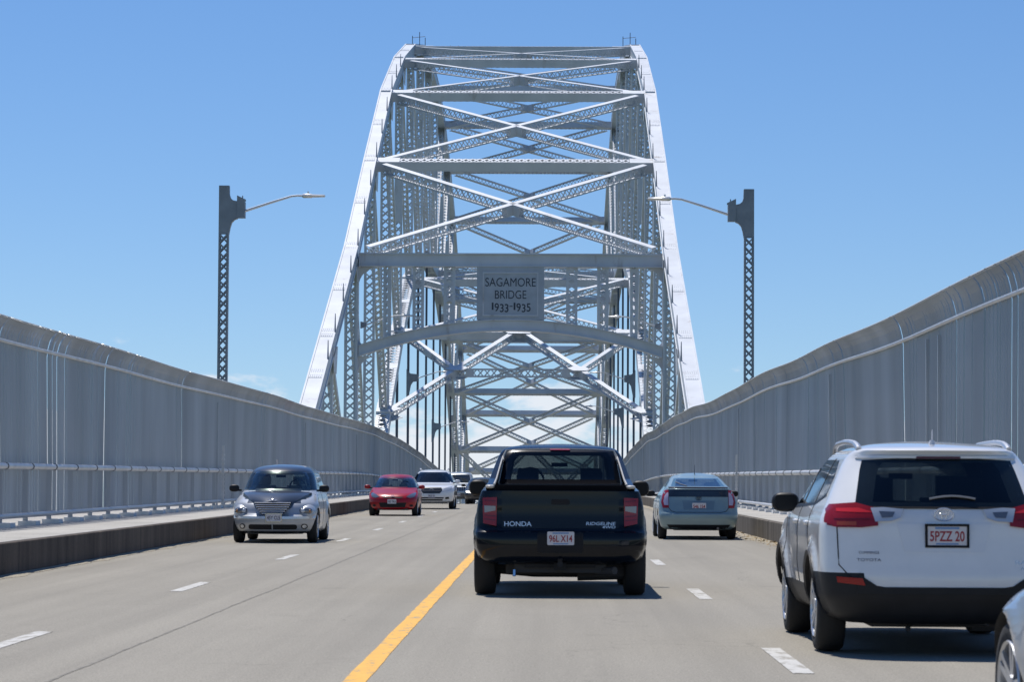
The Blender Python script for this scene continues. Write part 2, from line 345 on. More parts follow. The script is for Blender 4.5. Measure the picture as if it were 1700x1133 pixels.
# grit along both kerbs: ragged edge
for nm, x0, sgn, wd in (('gutter_grit', KL, 1, 0.22), ('gutter_grit', KR, -1, 0.42)):
    mb = MB(); ys = np.arange(14, 220, 0.35); v = []
    for i, y in enumerate(ys):
        ww_ = wd * (0.45 + 0.55 * abs(math.sin(y * 1.3) * math.sin(y * 0.37 + 1))) * random.uniform(0.7, 1.2)
        v += [Vector((x0, y, zroad(y) + 0.03)), Vector((x0 + sgn * ww_, y, zroad(y) + 0.004))]
    mb.add(v, [(2 * i, 2 * i + 1, 2 * i + 3, 2 * i + 2) if sgn > 0 else (2 * i + 1, 2 * i, 2 * i + 2, 2 * i + 3) for i in range(len(ys) - 1)])
    tag(mb.build(nm, M['sand']), kind='structure')
# dry leaves blown against the right kerb
mb = MB(); rl = random.Random(11)
for i in range(420):
    y = 52 + rl.random() ** 1.4 * 60; x = KR - 0.03 - abs(rl.gauss(0, 0.20)); s_ = rl.uniform(0.02, 0.055); q = rl.uniform(0, 6.28); z = zroad(y) + 0.02 + rl.uniform(0, .03)
    a = Vector((math.cos(q), math.sin(q), rl.uniform(-.5, .5))) * s_; b = Vector((-math.sin(q), math.cos(q), rl.uniform(-.5, .5))) * s_ * 0.6; c = Vector((x, y, z))
    mb.add([c - a, c + b * .9, c + a, c - b], [(0, 1, 2, 3)])
tag(mb.build('dry_leaves', mat('dry_leaf', (0.34, 0.25, 0.14), 0.9, noise=(9, .4, 3))), kind='stuff')
# painted markings
mb = MB()
for x, y0s in ((-4.31, [-1.5, 10.4, 22.68, 34.1, 46.75, 59.7, 71.97] + [84.1 + 12.19 * k for k in range(12)]), (1.79, [8.8, 20.95, 32.83, 45.1] + [57.3 + 12.19 * k for k in range(14)])):
    for yc in y0s:
        a, b = yc - 1.45, yc + 1.45; hw = 0.075
        mb.add([Vector((x - hw, a, zroad(a) + 0.004)), Vector((x + hw, a, zroad(a) + 0.004)), Vector((x + hw, b, zroad(b) + 0.004)), Vector((x - hw, b, zroad(b) + 0.004))], [(0, 1, 2, 3)])
tag(mb.build('lane_markings', M['white_line']), kind='structure')
YF = np.arange(-40, 240, 0.5)
mb = MB(); v = []
for y in YF:
    v += [Vector((-1.335 + random.uniform(-.006, .006), y, zroad(y) + 0.004)), Vector((-1.18 + random.uniform(-.006, .006), y, zroad(y) + 0.004))]
mb.add(v, [(2 * i, 2 * i + 1, 2 * i + 3, 2 * i + 2) for i in range(len(YF) - 1)])
tag(mb.build('centre_line', M['yellow_line']), kind='structure')
mb = MB(); v = []
for y in YF:
    o = 0.006 * math.sin(y * 0.8) + random.uniform(-.006, .006)
    v += [Vector((-3.265 + o, y, zroad(y) + 0.003)), Vector((-3.242 + o + random.uniform(0, .012), y, zroad(y) + 0.003))]
mb.add(v, [(2 * i, 2 * i + 1, 2 * i + 3, 2 * i + 2) for i in range(len(YF) - 1)])
tag(mb.build('pavement_joint', mat('joint_tar', (0.205, 0.19, 0.16), 0.85, noise=(5, 0.25, 4))), kind='structure')
# land and canal far below (the deck climbs 5 %, so both tilt away in this frame)
def far_sheet(name, x0, x1, y0, y1, dz, m):
    mb = MB(); k = 24; v = []; f = []
    for j in range(k + 1):
        for i in range(k + 1):
            x = x0 + (x1 - x0) * i / k; y = y0 + (y1 - y0) * j / k; v.append(Vector((x, y, -58 + dz - 0.05 * (y - 265))))
    for j in range(k):
        for i in range(k): f.append((j * (k + 1) + i, j * (k + 1) + i + 1, (j + 1) * (k + 1) + i + 1, (j + 1) * (k + 1) + i))
    mb.add(v, f); tag(mb.build(name, m), kind='structure')
far_sheet('ground', -9000, 9000, -6000, 14000, 0, M['land'])
far_sheet('water', -9000, 9000, 180, 350, 0.5, M['water'])

# ------------------------------------------------------------------ bridge
S2 = 8.75
DN = [137 + 16 * n for n in range(17)]
ZT = [8.0, 13.6, 20.3, 26.7, 31.3, 34.7, 37.1, 38.4, 38.3, 36.9, 34.1, 30.2, 24.3, 17.2, 9.6, 2.2, -5]
ZB = {1: -14, 2: -3.5, 3: 5.5, 4: 11.6, 5: 16.5, 6: 19.3, 7: 20.7, 8: 20.6, 9: 19.2, 10: 16.0, 11: 10.9, 12: 4.6, 13: -3.5, 14: -13}
bridge = tag(empty('arch_bridge', (XC, DN[1], 0)), 'pale grey steel through arch bridge with crossed lattice bracing and a name sign', 'bridge')
BO = Vector((XC, DN[1], 0))
def P(side, n, z): return Vector((side * S2, DN[n] - DN[1], z))   # local to the bridge empty
ST = M['steel']
def dirn(a, b): return (b - a).normalized()
for sd in (-1, 1):
    # top chord: box with splice plates at the nodes and stanchions with a grab cable
    mb = MB(); CH = 0.92
    pts = [P(sd, n, ZT[n]) for n in range(0, 16)]
    p_1 = pts[0] + (pts[0] - pts[1]) * 0.80
    allp = [p_1] + pts
    for i in range(len(allp) - 1):
        a, b = allp[i], allp[i + 1]; d = dirn(a, b); up = Vector((1, 0, 0)).cross(d)
        mb.beam(a, b, (1, 0, 0), 0.72, 0.85)
        # flange lips of the box, proud of the cover plate
        for s in (-1, 1):
            mb.beam(a + Vector((s * 0.36, 0, 0)) + up * 0.40, b + Vector((s * 0.36, 0, 0)) + up * 0.40, (1, 0, 0), 0.08, 0.13)
            mb.beam(a + Vector((s * 0.36, 0, 0)) - up * 0.40, b + Vector((s * 0.36, 0, 0)) - up * 0.40, (1, 0, 0), 0.08, 0.13)
        # splice covers near the node, rivet rows across
        for fr in (0.0, 0.5):
            q = a + (b - a) * fr
            mb.beam(q - d * 0.7, q + d * 0.7, (1, 0, 0), 0.62, 0.885)
            for k in (-0.55, -0.3, 0.3, 0.55):
                for xx in (-.25, -.15, -.05, .05, .15, .25):
                    mb.box(q + d * k + up * 0.45 + Vector((xx, 0, 0)), d * 0.10, (0.014, 0, 0), up * 0.014)
    mb.build('top_chord', ST, bridge)
    for i in range(5):
        a, b = allp[i], allp[i + 1]; d = dirn(a, b); up = Vector((1, 0, 0)).cross(d)
        for fr in (0.0, 0.33, 0.66):
            if i == 0 and fr < 0.5: continue
            q = a + (b - a) * fr + up * 0.42 + Vector((-sd * 0.38, 0, 0))
            mb = MB(); mb.tube([q, q + Vector((0, 0, 0.95))], [0.05, 0.02], 5); mb.build('cable_stanchion', M['pole'], bridge)
    # lower chord: laced box, lacing on its upper face
    mb = MB()
    ks = sorted(ZB)
    for i in range(len(ks) - 1):
        a, b = P(sd, ks[i], ZB[ks[i]]), P(sd, ks[i + 1], ZB[ks[i + 1]])
        mb.laced(a, b, (1, 0, 0), 0.9, 0.95, pitch=0.6, plate=0.04, bar=0.10, lip=0.16)
        d = dirn(a, b); mb.beam(a - d * 0.9, a + d * 0.9, (1, 0, 0), 0.94, 1.0)
        mb.beam(a + (b - a) * 0.5 - d * 0.5, a + (b - a) * 0.5 + d * 0.5, (1, 0, 0), 0.93, 0.99)
    # thin seams of the cover plates seen from the road
    mb.build('lower_chord', ST, bridge)
    for n in range(0, 16):
        zt = ZT[n] - 0.3; zb = max(ZB.get(n, -99), zroad(DN[n]) - 1.2)
        if n >= 13 or n <= 2: zb = zroad(DN[n]) - 1.2
        if zt - zb < 2: continue
        mb = MB(); wd = 0.66 if n in (1, 2, 3) else 0.56
        mb.laced(P(sd, n, zb), P(sd, n, zt), (1, 0, 0), wd, 0.5, pitch=0.52, bar=0.075, lip=0.10)
        if n >= 4: 
            zz = (zb + zt) / 2; mb.abox(sd * S2 - wd / 2 + .03, sd * S2 + wd / 2 - .03, DN[n] - DN[1] - .262, DN[n] - DN[1] + .262, zz - 1.6, zz + 1.6)
        # gussets top and bottom
        for z0, z1, gy in ((zt - 1.3, zt - 0.1, 1.5),):
            mb.prism([(-gy, z1), (-gy * 0.5, z0), (gy * 0.5, z0), (gy, z1 + 0.2)], lambda a, b, t, n=n: Vector((sd * S2 + t, DN[n] - DN[1] + a, b)), -0.40, -0.37)
            mb.prism([(-gy, z1), (-gy * 0.5, z0), (gy * 0.5, z0), (gy, z1 + 0.2)], lambda a, b, t, n=n: Vector((sd * S2 + t, DN[n] - DN[1] + a, b)), 0.37, 0.40)
        mb.build('truss_post', ST, bridge)
    # diagonals of the side truss (top of near post to foot of the next, mirrored past the crown)
    for n in range(1, 14):
        if n < 8: a, b = P(sd, n, ZT[n] - 0.5), P(sd, n + 1, ZB.get(n + 1, -9))
        else: a, b = P(sd, n + 1, ZT[n + 1] - 0.5), P(sd, n, ZB.get(n, -9))
        zlim = zroad(b.y + DN[1]) - 1.0
        if b.z < zlim:
            t = (a.z - zlim) / (a.z - b.z); b = a + (b - a) * t
        if (a - b).length < 4: continue
        mb = MB(); mb.laced(a, b, (1, 0, 0), 0.5, 0.42, pitch=0.5, bar=0.07)
        mb.build('truss_diagonal', ST, bridge)
    # short inner bracing at the end panel
    mb = MB(); a = P(sd, 0, ZT[0] - 0.4); b = P(sd, 1, zroad(DN[1]) - 0.8)
    mb.laced(a, b, (1, 0, 0), 0.45, 0.4, pitch=0.5); mb.build('truss_diagonal', ST, bridge)
    # hangers
    for n in range(4, 13):
        mb = MB()
        for o in (-0.12, 0.12):
            mb.tube([P(sd, n, zroad(DN[n]) - 1.0) + Vector((o * 0.3, o, 0)), P(sd, n, ZB[n] - 0.3) + Vector((o * 0.3, o, 0))], 0.055, 6)
        mb.build('hanger_cable', M['cable'], bridge)

def strut(name, y, z, hw, dep, wid, d2=(0, 1, 0), gus=1.45):
    """cross strut: solid webs facing traffic, lacing above and below, cover plates at the ends"""
    mb = MB(); a, b = Vector((-hw, y, z)), Vector((hw, y, z))
    mb.laced(a, b, d2, wid, dep, pitch=0.42, plate=0.03, bar=0.12, lip=0.07)
    u = Vector(d2).normalized(); v = Vector((1, 0, 0)).cross(u)
    for s in (-1, 1):
        mb.box((s * (hw - gus / 2), y, z), (gus / 2, 0, 0), u * (wid / 2 + 0.10), v * (dep / 2 + 0.03))
    return mb.build(name, ST, bridge)
def brace(name, a, b, dep=0.66, wid=0.36, nrm=None, both=True):
    mb = MB(); d = dirn(a, b); n = nrm or Vector((0, -0.42, 0.9))
    n = (n - d * n.dot(d)).normalized()
    mb.laced(a, b, n, dep, wid, pitch=0.5, plate=0.03, bar=0.055 if both else 0.06, lip=0.05 if both else 0.03, both=both)
    m_ = (a + b) / 2; mb.box(m_ - n * 0.02, d * 0.7, n * dep * 0.47, d.cross(n) * (wid / 2 + .02))
    return mb.build(name, ST, bridge)
IW = 8.42
for n in range(2, 16):
    y = DN[n] - DN[1]; sl_ = dirn(P(1, max(n - 1, 0), ZT[max(n - 1, 0)]), P(1, min(n + 1, 16), ZT[min(n + 1, 16)]))
    strut('top_strut', y, ZT[n] - 0.02, IW, 0.58, 0.74, d2=sl_)
for n in range(1, 15):
    a = [Vector((s * (IW - 0.55), DN[n] - DN[1] + (0.55), ZT[n] + 0.55 * (ZT[n + 1] - ZT[n]) / 16 - 0.1)) for s in (-1, 1)]
    b = [Vector((s * (IW - 0.55), DN[n + 1] - DN[1] - 0.55, ZT[n + 1] - 0.55 * (ZT[n + 1] - ZT[n]) / 16 - 0.1)) for s in (-1, 1)]
    nr = Vector((0, -(ZT[n + 1] - ZT[n]), 16)).normalized()
    brace('top_brace', a[0], b[1], nrm=nr, both=n <= 2); brace('top_brace', a[1], b[0], nrm=nr, both=n <= 2)
for n in range(4, 13):
    sl_ = dirn(P(1, n - 1, ZB[n - 1]), P(1, n + 1, ZB[n + 1])); strut('lower_strut', DN[n] - DN[1], ZB[n], IW, 0.58, 0.66, d2=sl_)
for n in range(4, 12):
    a = [Vector((s * (IW - 0.5), DN[n] - DN[1] + 0.5, ZB[n])) for s in (-1, 1)]
    b = [Vector((s * (IW - 0.5), DN[n + 1] - DN[1] - 0.5, ZB[n + 1])) for s in (-1, 1)]
    nr = Vector((0, -(ZB[n + 1] - ZB[n]), 16)).normalized()
    brace('lower_brace', a[0], b[1], 0.56, nrm=nr, both=False); brace('lower_brace', a[1], b[0], 0.56, nrm=nr, both=False)
# lower end panels: K bracing n3-n4 (near) and n12-n13 (far)
def kpanel(nA, nB):
    yA, yB = DN[nA] - DN[1], DN[nB] - DN[1]; zA, zB = ZB[nA], ZB[nB]
    apex = Vector((0, yB - 0.3 * (1 if yB > yA else -1), zB))
    for s in (-1, 1):
        foot = Vector((s * IW, yA, zA)); mid = foot + (apex - foot) * 0.5
        brace('lower_brace', foot, apex + Vector((s * 0.3, 0, 0)), 0.60, 0.36)
        brace('lower_brace', mid, Vector((s * (IW - 0.1), yB, zB)), 0.52, 0.32)
        un = Vector((0, -(zB - zA), (yB - yA))).normalized(); un = un if un.z > 0 else -un; ut = Vector((0, yB - yA, zB - zA)).normalized()
        for h_ in (-0.30, 0.33):
            mb = MB(); mb.prism([(-.4, -.5), (.25, -.5), (.9, .2), (.2, .55), (-.4, .55)], lambda a, b, t, s=s, h_=h_: foot + Vector((-s * a, 0, 0)) + ut * b + un * (t + h_), -0.02, 0.02); mb.build('gusset_plate', ST, bridge)
        for h_ in (-0.32, 0.34):
            mb = MB(); mb.prism([(-.75, -.15), (-.5, -.45), (.4, -.45), (.8, .05), (.4, .45), (-.4, .45)], lambda a, b, t, s=s, h_=h_: mid + Vector((s * a * -1, 0, 0)) + ut * b + un * (t + h_), -0.02, 0.02); mb.build('gusset_plate', ST, bridge)
    m1 = Vector((-IW / 2, (yA + yB) / 2, (zA + zB) / 2)); m2_ = Vector((IW / 2, (yA + yB) / 2, (zA + zB) / 2))
    mb = MB(); mb.laced(m1, m2_, (0, 0, 1), 0.6, 0.4, pitch=0.48, lip=0.08)
    mb.box(m1 + Vector((0.9, 0, 0)), (0.28, 0, 0), (0, 0.23, 0), (0, 0, 0.29)); mb.box(m2_ - Vector((0.9, 0, 0)), (0.28, 0, 0), (0, 0.23, 0), (0, 0, 0.29))
    mb.build('lower_strut', ST, bridge)
    un = Vector((0, -(zB - zA), (yB - yA))).normalized(); un = un if un.z > 0 else -un; ut = Vector((0, yB - yA, zB - zA)).normalized()
    for h_ in (-0.32, 0.34):
        mb = MB(); mb.prism([(-1.15, 0.5), (-1.2, 0.0), (-0.75, -0.75), (0.75, -0.75), (1.2, 0.0), (1.15, 0.5)], lambda a, b, t, h_=h_: apex + Vector((a, 0, 0)) + ut * b + un * (t + h_), -0.02, 0.02)
        mb.build('gusset_plate', ST, bridge)
kpanel(3, 4); kpanel(13, 12)

# ---- portal frame with the name sign (plane of post 1)
mb = MB()
mb.abox(-8.3, 8.3, -0.36, 0.36, 12.92, 13.52)              # top beam web
mb.abox(-8.3, 8.3, -0.48, 0.48, 13.52, 13.60); mb.abox(-8.3, 8.3, -0.46, 0.46, 12.86, 12.92)
def arcz(x): return 9.93 - 1.45 * (abs(x) / 8.3) ** 2.0
K = 48; xs = [-8.3 + 16.6 * i / K for i in range(K + 1)]
def ribbon(z0, z1, y0, y1):
    v = []; f = []
    for x in xs:
        v += [Vector((x, y0, arcz(x) + z0)), Vector((x, y0, arcz(x) + z1)), Vector((x, y1, arcz(x) + z1)), Vector((x, y1, arcz(x) + z0))]
    for i in range(K):
        for j in range(4): f.append((i * 4 + j, i * 4 + (j + 1) % 4, (i + 1) * 4 + (j + 1) % 4, (i + 1) * 4 + j))
    f += [(3, 2, 1, 0), (K * 4, K * 4 + 1, K * 4 + 2, K * 4 + 3)]
    mb.add(v, [q[::-1] for q in f])
ribbon(-0.50, 0.0, -0.33, 0.33); ribbon(0.0, 0.06, -0.45, 0.45); ribbon(-0.57, -0.50, -0.45, 0.45)
for s in (-1, 1):
    mb.abox(*sorted((s * 8.46, s * 8.33)), -0.42, 0.42, -0.8, 12.86)     # inner portal leg
    # curved knees
    for zz, sg, rr in ((12.86, -1, 1.1), (arcz(8.3) - 0.55, -1, 1.0), (arcz(8.3) + 0.06, 1, 0.45)):
        pl = [(0, 0)] + [(rr * (1 - math.sin(t)), rr * (1 - math.cos(t))) for t in [i * math.pi / 16 for i in range(9)]]
        mb.prism([(a, b) for a, b in pl], lambda a, b, t, s=s, zz=zz, sg=sg: Vector((s * (8.33 - a), t, zz + sg * b)), -0.03, 0.03)
mb_portal = mb.build('portal_frame', ST, bridge)
for x in (-5.05, -3.35, 3.35, 5.05, 6.75, -6.75):
    mb = MB(); wd = 0.62 if abs(x) < 6 else 0.42
    mb.laced((x, 0, arcz(x)), (x, 0, 12.86), (1, 0, 0), wd, 0.45, pitch=0.42, bar=0.09, lip=0.12); mb.build('portal_bar', ST, bridge)
sgn = MB(); sgn.abox(-1.84, 1.84, -0.40, -0.36, 9.96, 12.86); sgn.abox(-1.84, 1.84, 0.1, 0.16, 9.96, 12.86)
sgn.abox(-1.84, -1.72, -0.36, 0.1, 9.96, 12.86); sgn.abox(1.72, 1.84, -0.36, 0.1, 9.96, 12.86)
sign = sgn.build('name_sign', M['sign'], bridge)
fr = MB()
for a in ((-1.52, 1.52, -0.46, -0.40, 12.50, 12.57), (-1.52, 1.52, -0.46, -0.40, 10.16, 10.23), (-1.52, -1.45, -0.46, -0.40, 10.23, 12.50), (1.45, 1.52, -0.46, -0.40, 10.23, 12.50)):
    fr.abox(*a)
fr.build('sign_frame', ST, sign)
yt = -0.415
# heavy lettering with serifs
def serif(mbx, x, z, w_=0.12): mbx.box((x, yt, z), (w_ / 2, 0, 0), (0, 0.003, 0), (0, 0, 0.014))
def sign_line(s, x0, x1, zc, h, ser):
    lettering('lettering', s, h, x1 - x0, (((x0 + x1) / 2), yt, zc), M['sign_text'], sign, bold=0.0)
sign_line('SAGAMORE', -1.38, 1.38, 12.02, 0.47, 1)
sign_line('BRIDGE', -0.85, 0.87, 11.34, 0.46, 1)
sx_ = -1.02
for ch, wd, dz, hh in (('1', .10, 0, .40), ('9', .24, -.06, .46), ('3', .21, -.10, .46), ('3', .21, -.10, .46), ('-', .17, 0, .05), ('1', .10, 0, .40), ('9', .24, -.06, .46), ('3', .21, -.10, .46), ('5', .22, -.06, .46)):
    lettering('lettering', ch, hh, wd, (sx_ + wd / 2, yt, 10.70 + dz), M['sign_text'], sign, bold=0.012); sx_ += wd + 0.053
# white access box and ladder near the left lower chord foot
mb = MB()
mb.abox(-9.35, -8.95, DN[4] - DN[1] - 2.0, DN[4] - DN[1] - 1.4, 2.4, 3.6); mb.build('junction_box', ST, bridge)
mb = MB()
for s in (-0.35, 0.35): mb.tube([(-6.4 + s, DN[7] - DN[1], 38.4), (-6.4 + s, DN[7] - DN[1], 40.0)], 0.03, 5)
for k in range(4): mb.tube([(-6.75, DN[7] - DN[1], 38.6 + 0.42 * k), (-6.05, DN[7] - DN[1], 38.6 + 0.42 * k)], 0.025, 5)
mb.build('ladder', M['cable'], bridge)
for s in (-1, 1):
    mb = MB(); y = DN[5] - DN[1] + 1
    for q, h_ in ((-0.5, 1.3), (0.2, 1.9), (0.75, 1.0)):
        mb.tube([(s * (S2 - 0.5) + q * 0.8, y, ZT[5]), (s * (S2 - 0.5) + q * 0.8, y, ZT[5] + 0.6 + h_ * 0.5)], 0.03, 5)
    mb.tube([(s * (S2 - 0.5) - 0.4, y, ZT[5] + 1.1), (s * (S2 - 0.5) + 0.6, y, ZT[5] + 1.2)], 0.02, 5)
    mb.build('mast_light', M['cable'], bridge)

# ------------------------------------------------------------------ fences
def fence(X, side, ztop, label, joints, tall):
    """side=+1: roadway lies at +x of the fence"""
    root = tag(empty('picket_fence', (X, 40, 0.46)), label, 'fence')
    rng_ = np.random.RandomState(3 if side > 0 else 5)
    O = Vector((X, 40, 0.46))
    y0, y1 = (30.0, 262.0)
    def wob(y): return 0.035 * math.sin(y / 4.6 + side) + 0.03 * math.sin(y / 11.0)
    def topo(y): return (0.008 if side > 0 else 0.02) * math.sin(y / 2.9) + (0.018 if side > 0 else 0.045) * math.sin(y / 7.7 + 2 * side)
    ctrl = [(0.0, 0.60), (0.0, 1.5), (0.0, ztop - 0.48), (0.015, ztop - 0.33), (0.05, ztop - 0.19), (0.10, ztop - 0.08), (0.17, ztop), (0.21, ztop)]
    joints = [y0] + joints + [y1]
    for ji in range(len(joints) - 1):
        ys = np.arange(joints[ji] + 0.06, joints[ji + 1], 0.12); n = len(ys); r = 0.020
        ny = len(ctrl); V = np.zeros((n, ny, 4, 3))
        wy = np.array([wob(y) for y in ys]); ty = np.array([topo(y) for y in ys]); zr = np.array([zroad(y) for y in ys])
        near_ = np.clip((62 - ys) / 10 if side > 0 else (47 - ys) / 6, 0, 1) * 0.34
        jx = rng_.normal(0, 0.004, n) + (rng_.rand(n) < 0.055) * rng_.uniform(0.008, 0.030, n) + (rng_.rand(n) < near_) * rng_.uniform(0.004, 0.022, n); jy = rng_.normal(0, 0.008, n)
        for k, (dx, z) in enumerate(ctrl):
            tt = min(1, max(0, (z - 1.5) / 2.2))
            for q, (qx, qy) in enumerate(((-1, 0), (0, -1), (1, 0), (0, 1))):
                V[:, k, q, 0] = side * (dx + jx + r * qx) + wy * tt
                V[:, k, q, 1] = ys + jy + r * qy - 40
                V[:, k, q, 2] = z + zr + ty * tt - 0.46 + (r * -qx * 0.8 if k >= 5 else 0)
        idx = np.arange(n * ny * 4).reshape(n, ny, 4); F = []
        for q in range(4):
            q2 = (q + 1) % 4
            F.append(np.stack([idx[:, :-1, q], idx[:, :-1, q2], idx[:, 1:, q2], idx[:, 1:, q]], -1).reshape(-1, 4))
        F = np.concatenate(F)
        me = bpy.data.meshes.new('picket_panel'); me.from_pydata(V.reshape(-1, 3).tolist(), [], F.tolist()); me.update(); me.materials.append(M['fence'])
        o = bpy.data.objects.new('picket_panel', me); C.objects.link(o); o.parent = root
    def run(dx, z, r, name, m, top=True, a=y0, b=y1, st=1.2, k=8):
        mb = MB(); pts = []
        for y in np.arange(a, b, st):
            pts.append(Vector((side * dx + (wob(y) if top else 0), y - 40, z + zroad(y) + (topo(y) if top else 0) - 0.46)))
        mb.tube(pts, r, k); return mb.build(name, m, root, smooth=True, sharp=60)
    run(0.055, ztop - (0.38 if side > 0 else 0.43), 0.035, 'top_rail', M['rail'])
    run(0.20, ztop + 0.0, 0.022, 'crown_rail', mat('crown_paint', (0.42, 0.45, 0.48), 0.75, spec=0.2))
    hr = run(0.16, 1.50, 0.055, 'hand_rail', M['rail'], False)
    run(0.13, 0.64, 0.045, 'foot_rail', M['rail'] if side < 0 else M['fence'], False)
    mb = MB(); mb.beam((side * 0.07, 0, 0), (side * 0.07, 0, 1.04), (1, 0, 0), 0.09, 0.022); me_b = mb.build('rail_bracket', M['fence'], root)
    mb = MB(); mb.tube([(0, -0.03, 0), (0, 0.03, 0)], 0.064, 10); me_c = mb.build('rail_clamp', M['clamp'], None)
    mb = MB(); mb.abox(*sorted((side * -0.02, side * 0.30)), -0.22, 0.22, -0.005, 0.075); me_f = mb.build('sunlit_foot_block', M['sunlit_concrete'], None)  # pale blocks stand in for sunlit concrete seen under the fence
    y = y0 + 0.9; first = True
    while y < 200:
        z = zroad(y)
        for src, dx, dz, nm in ((me_b, 0, 0, 'rail_bracket'), (me_c, side * 0.16, 1.04, 'rail_clamp'), (me_f, 0, 0, 'sunlit_foot_block')):
            o = bpy.data.objects.new(nm, src.data); C.objects.link(o); o.parent = root; o.location = (dx, y - 40, z + dz)
        y += 2.35
    for q in (me_b, me_c, me_f): bpy.data.objects.remove(q)
    for y in joints[1:-1]:
        z = zroad(y) - 0.46; mb = MB()
        mb.beam((side * 0.05, y - 40, z + 0.46), (side * 0.05 + wob(y), y - 40, z + ztop - 0.6), (1, 0, 0), 0.05, 0.05)
        mb.build('fence_post', M['fence'], root)
    for y, h in tall:
        z = zroad(y) - 0.46; mb = MB()
        mb.beam((side * 0.26, y - 40, z + 0.46), (side * 0.26, y - 40, z + h), (1, 0, 0), 0.06, 0.06)
        for k in range(12): mb.abox(side * 0.26 - 0.045, side * 0.26 + 0.045, y - 40 - 0.05, y - 40 + 0.05, z + 0.55 + k * (h - 0.7) / 12, z + 0.585 + k * (h - 0.7) / 12)
        mb.build('joint_post', M['rail'], root)
    return root
fence(FL, 1, 4.02, 'tall grey picket fence with inward curved top along the left sidewalk beside the oncoming lanes', [78.8, 108, 137, 166, 195], [(78.4, 2.2)])
fence(FR, -1, 4.22, 'tall grey picket fence with wavy curved top along the right kerb behind the white vehicle', [43.9, 45.2, 60.5, 90, 119, 148, 177, 206], [(87.5, 2.1)])

# ------------------------------------------------------------------ street lamps
LP = M['pole']
def arm_and_lamp(root, x0, z0, side):
    mb = MB(); mb.tube([(x0, 0, z0), (x0 + side * 0.9, 0, z0 + 0.30), (x0 + side * 1.55, 0, z0 + 0.50), (x0 + side * 1.75, 0, z0 + 0.52), (x0 + side * 1.95, 0, z0 + 0.515)], [0.045, 0.04, 0.035, 0.035, 0.035], 8)
    mb.build('lamp_arm', M['lamp'], root, smooth=True)
    mb = MB(); x1 = x0 + side * 1.9
    pr = [(0, 0.06, 0.05), (0.05, 0.13, 0.075), (0.30, 0.14, 0.075), (0.34, 0.12, 0.055), (0.74, 0.10, 0.045), (0.77, 0.05, 0.03)]
    v = []; f = []
    for a, hw, hh in pr:
        for j in range(10):
            q = 2 * math.pi * j / 10; v.append(Vector((x1 + side * a, hw * math.cos(q), z0 + 0.515 + hh * math.sin(q))))
    for i in range(len(pr) - 1):
        for j in range(10): f.append((i * 10 + j, i * 10 + (j + 1) % 10, (i + 1) * 10 + (j + 1) % 10, (i + 1) * 10 + j))
    f += [tuple(range(10)), tuple(50 + j for j in range(10))]
    mb.add(v, f); mb.tube([(x1 + side * 0.2, 0, z0 + 0.57), (x1 + side * 0.2, 0, z0 + 0.66)], 0.03, 6)
    h = mb.build('lamp_head', M['lamp'], root, smooth=True)
def lamp_post(X, side, y, label, ztop=11.03):
    root = tag(empty('street_lamp', (X, y, -0.2)), label, 'street lamp', 'lamp posts behind the fences'); mb = MB(); W = 0.33; Z = ztop + 0.2
    zs = Z - 1.62
    mb.laced((0, 0, 0), (0, 0, zs), (1, 0, 0), W, 0.26, pitch=0.31, plate=0.02, bar=0.05, lip=0.045)
    mb.build('lattice_pole', LP, root)
    mb = MB(); q = []
    def sp(a, b, t): return Vector((side * (a - W / 2), t, b))
    pts = [(0, zs), (0, Z), (W, Z), (W + .01, Z - .30), (W + .05, Z - .42), (W + .14, Z - .50), (W + .28, Z - .53), (W + .28, Z - 1.10), (W + .18, Z - 1.14), (W + .09, Z - 1.24), (W + .04, Z - 1.40), (W, zs)]
    mb.prism(pts, sp, -0.13, -0.11); mb.prism(pts, sp, 0.11, 0.13)
    for i in range(1, len(pts) - 1):
        a, b = pts[i], pts[i + 1]; p, q_ = sp(*a, 0), sp(*b, 0)
        if i > 1: mb.beam(p, q_, (0, 1, 0), 0.24, 0.015)
    mb.abox(*sorted((side * (-W / 2), side * (-W / 2 + 0.015))), -0.11, 0.11, zs, Z)
    mb.build('head_plate', LP, root)
    mb = MB(); x0 = side * (W / 2 + 0.28)
    mb.abox(*sorted((x0, x0 + side * 0.26)), -0.17, 0.17, Z - 1.08, Z - 0.54)
    mb.prism([(0, 0), (0.30, 0), (0.30, 0.08), (0, 0.26)], lambda a, b, t: Vector((x0 + side * a, t, Z - 0.54 + b * 0.8 * (a < 2))), -0.17, -0.15)
    for a in (0.0, 0.17): mb.tube([(x0 + side * a, 0, Z - 0.5), (x0 + side * a, 0, Z - 0.33)], 0.02, 5)
    mb.build('bracket_box', LP, root)
    arm_and_lamp(root, x0 + side * 0.26, Z - 0.84, side)
    return root
lamp_post(XC - 8.80, 1, 93.1, 'nearest street lamp on a lattice pole rising behind the left fence', 11.05)
lamp_post(XC + 8.72, -1, 93.1, 'nearest street lamp on a lattice pole rising behind the right fence', 11.0)
def truss_lamp(X, side, y, z, label, small=False):
    root = tag(empty('street_lamp', (X, y, z)), label, 'street lamp', 'lamps mounted on the bridge trusses')
    mb = MB()
    pts = [(-0.12, 1.0), (0.02, 0.72), (0.22, 0.50), (0.80, 0.42), (0.80, -0.32), (0.42, -0.40), (0.25, -0.75), (0.14, -1.5), (0.06, -2.0), (-0.12, -2.0)]
    pts = [(a * .95, b * .72) for a, b in pts]
    if small: pts = [(0, .18), (.30, .12), (.34, 0), (.30, -.12), (0, -.2)]
    mb.prism(pts, lambda a, b, t: Vector((side * a, t, b)), -0.13, 0.13); mb.build('bracket_plate', LP, root)
    arm_and_lamp(root, side * (0.3 if small else 0.76), 0.0, side)
truss_lamp(XC - 8.25, 1, DN[1] + 0.6, 9.7, 'slim street lamp reaching in from the left portal leg under the name sign', True)
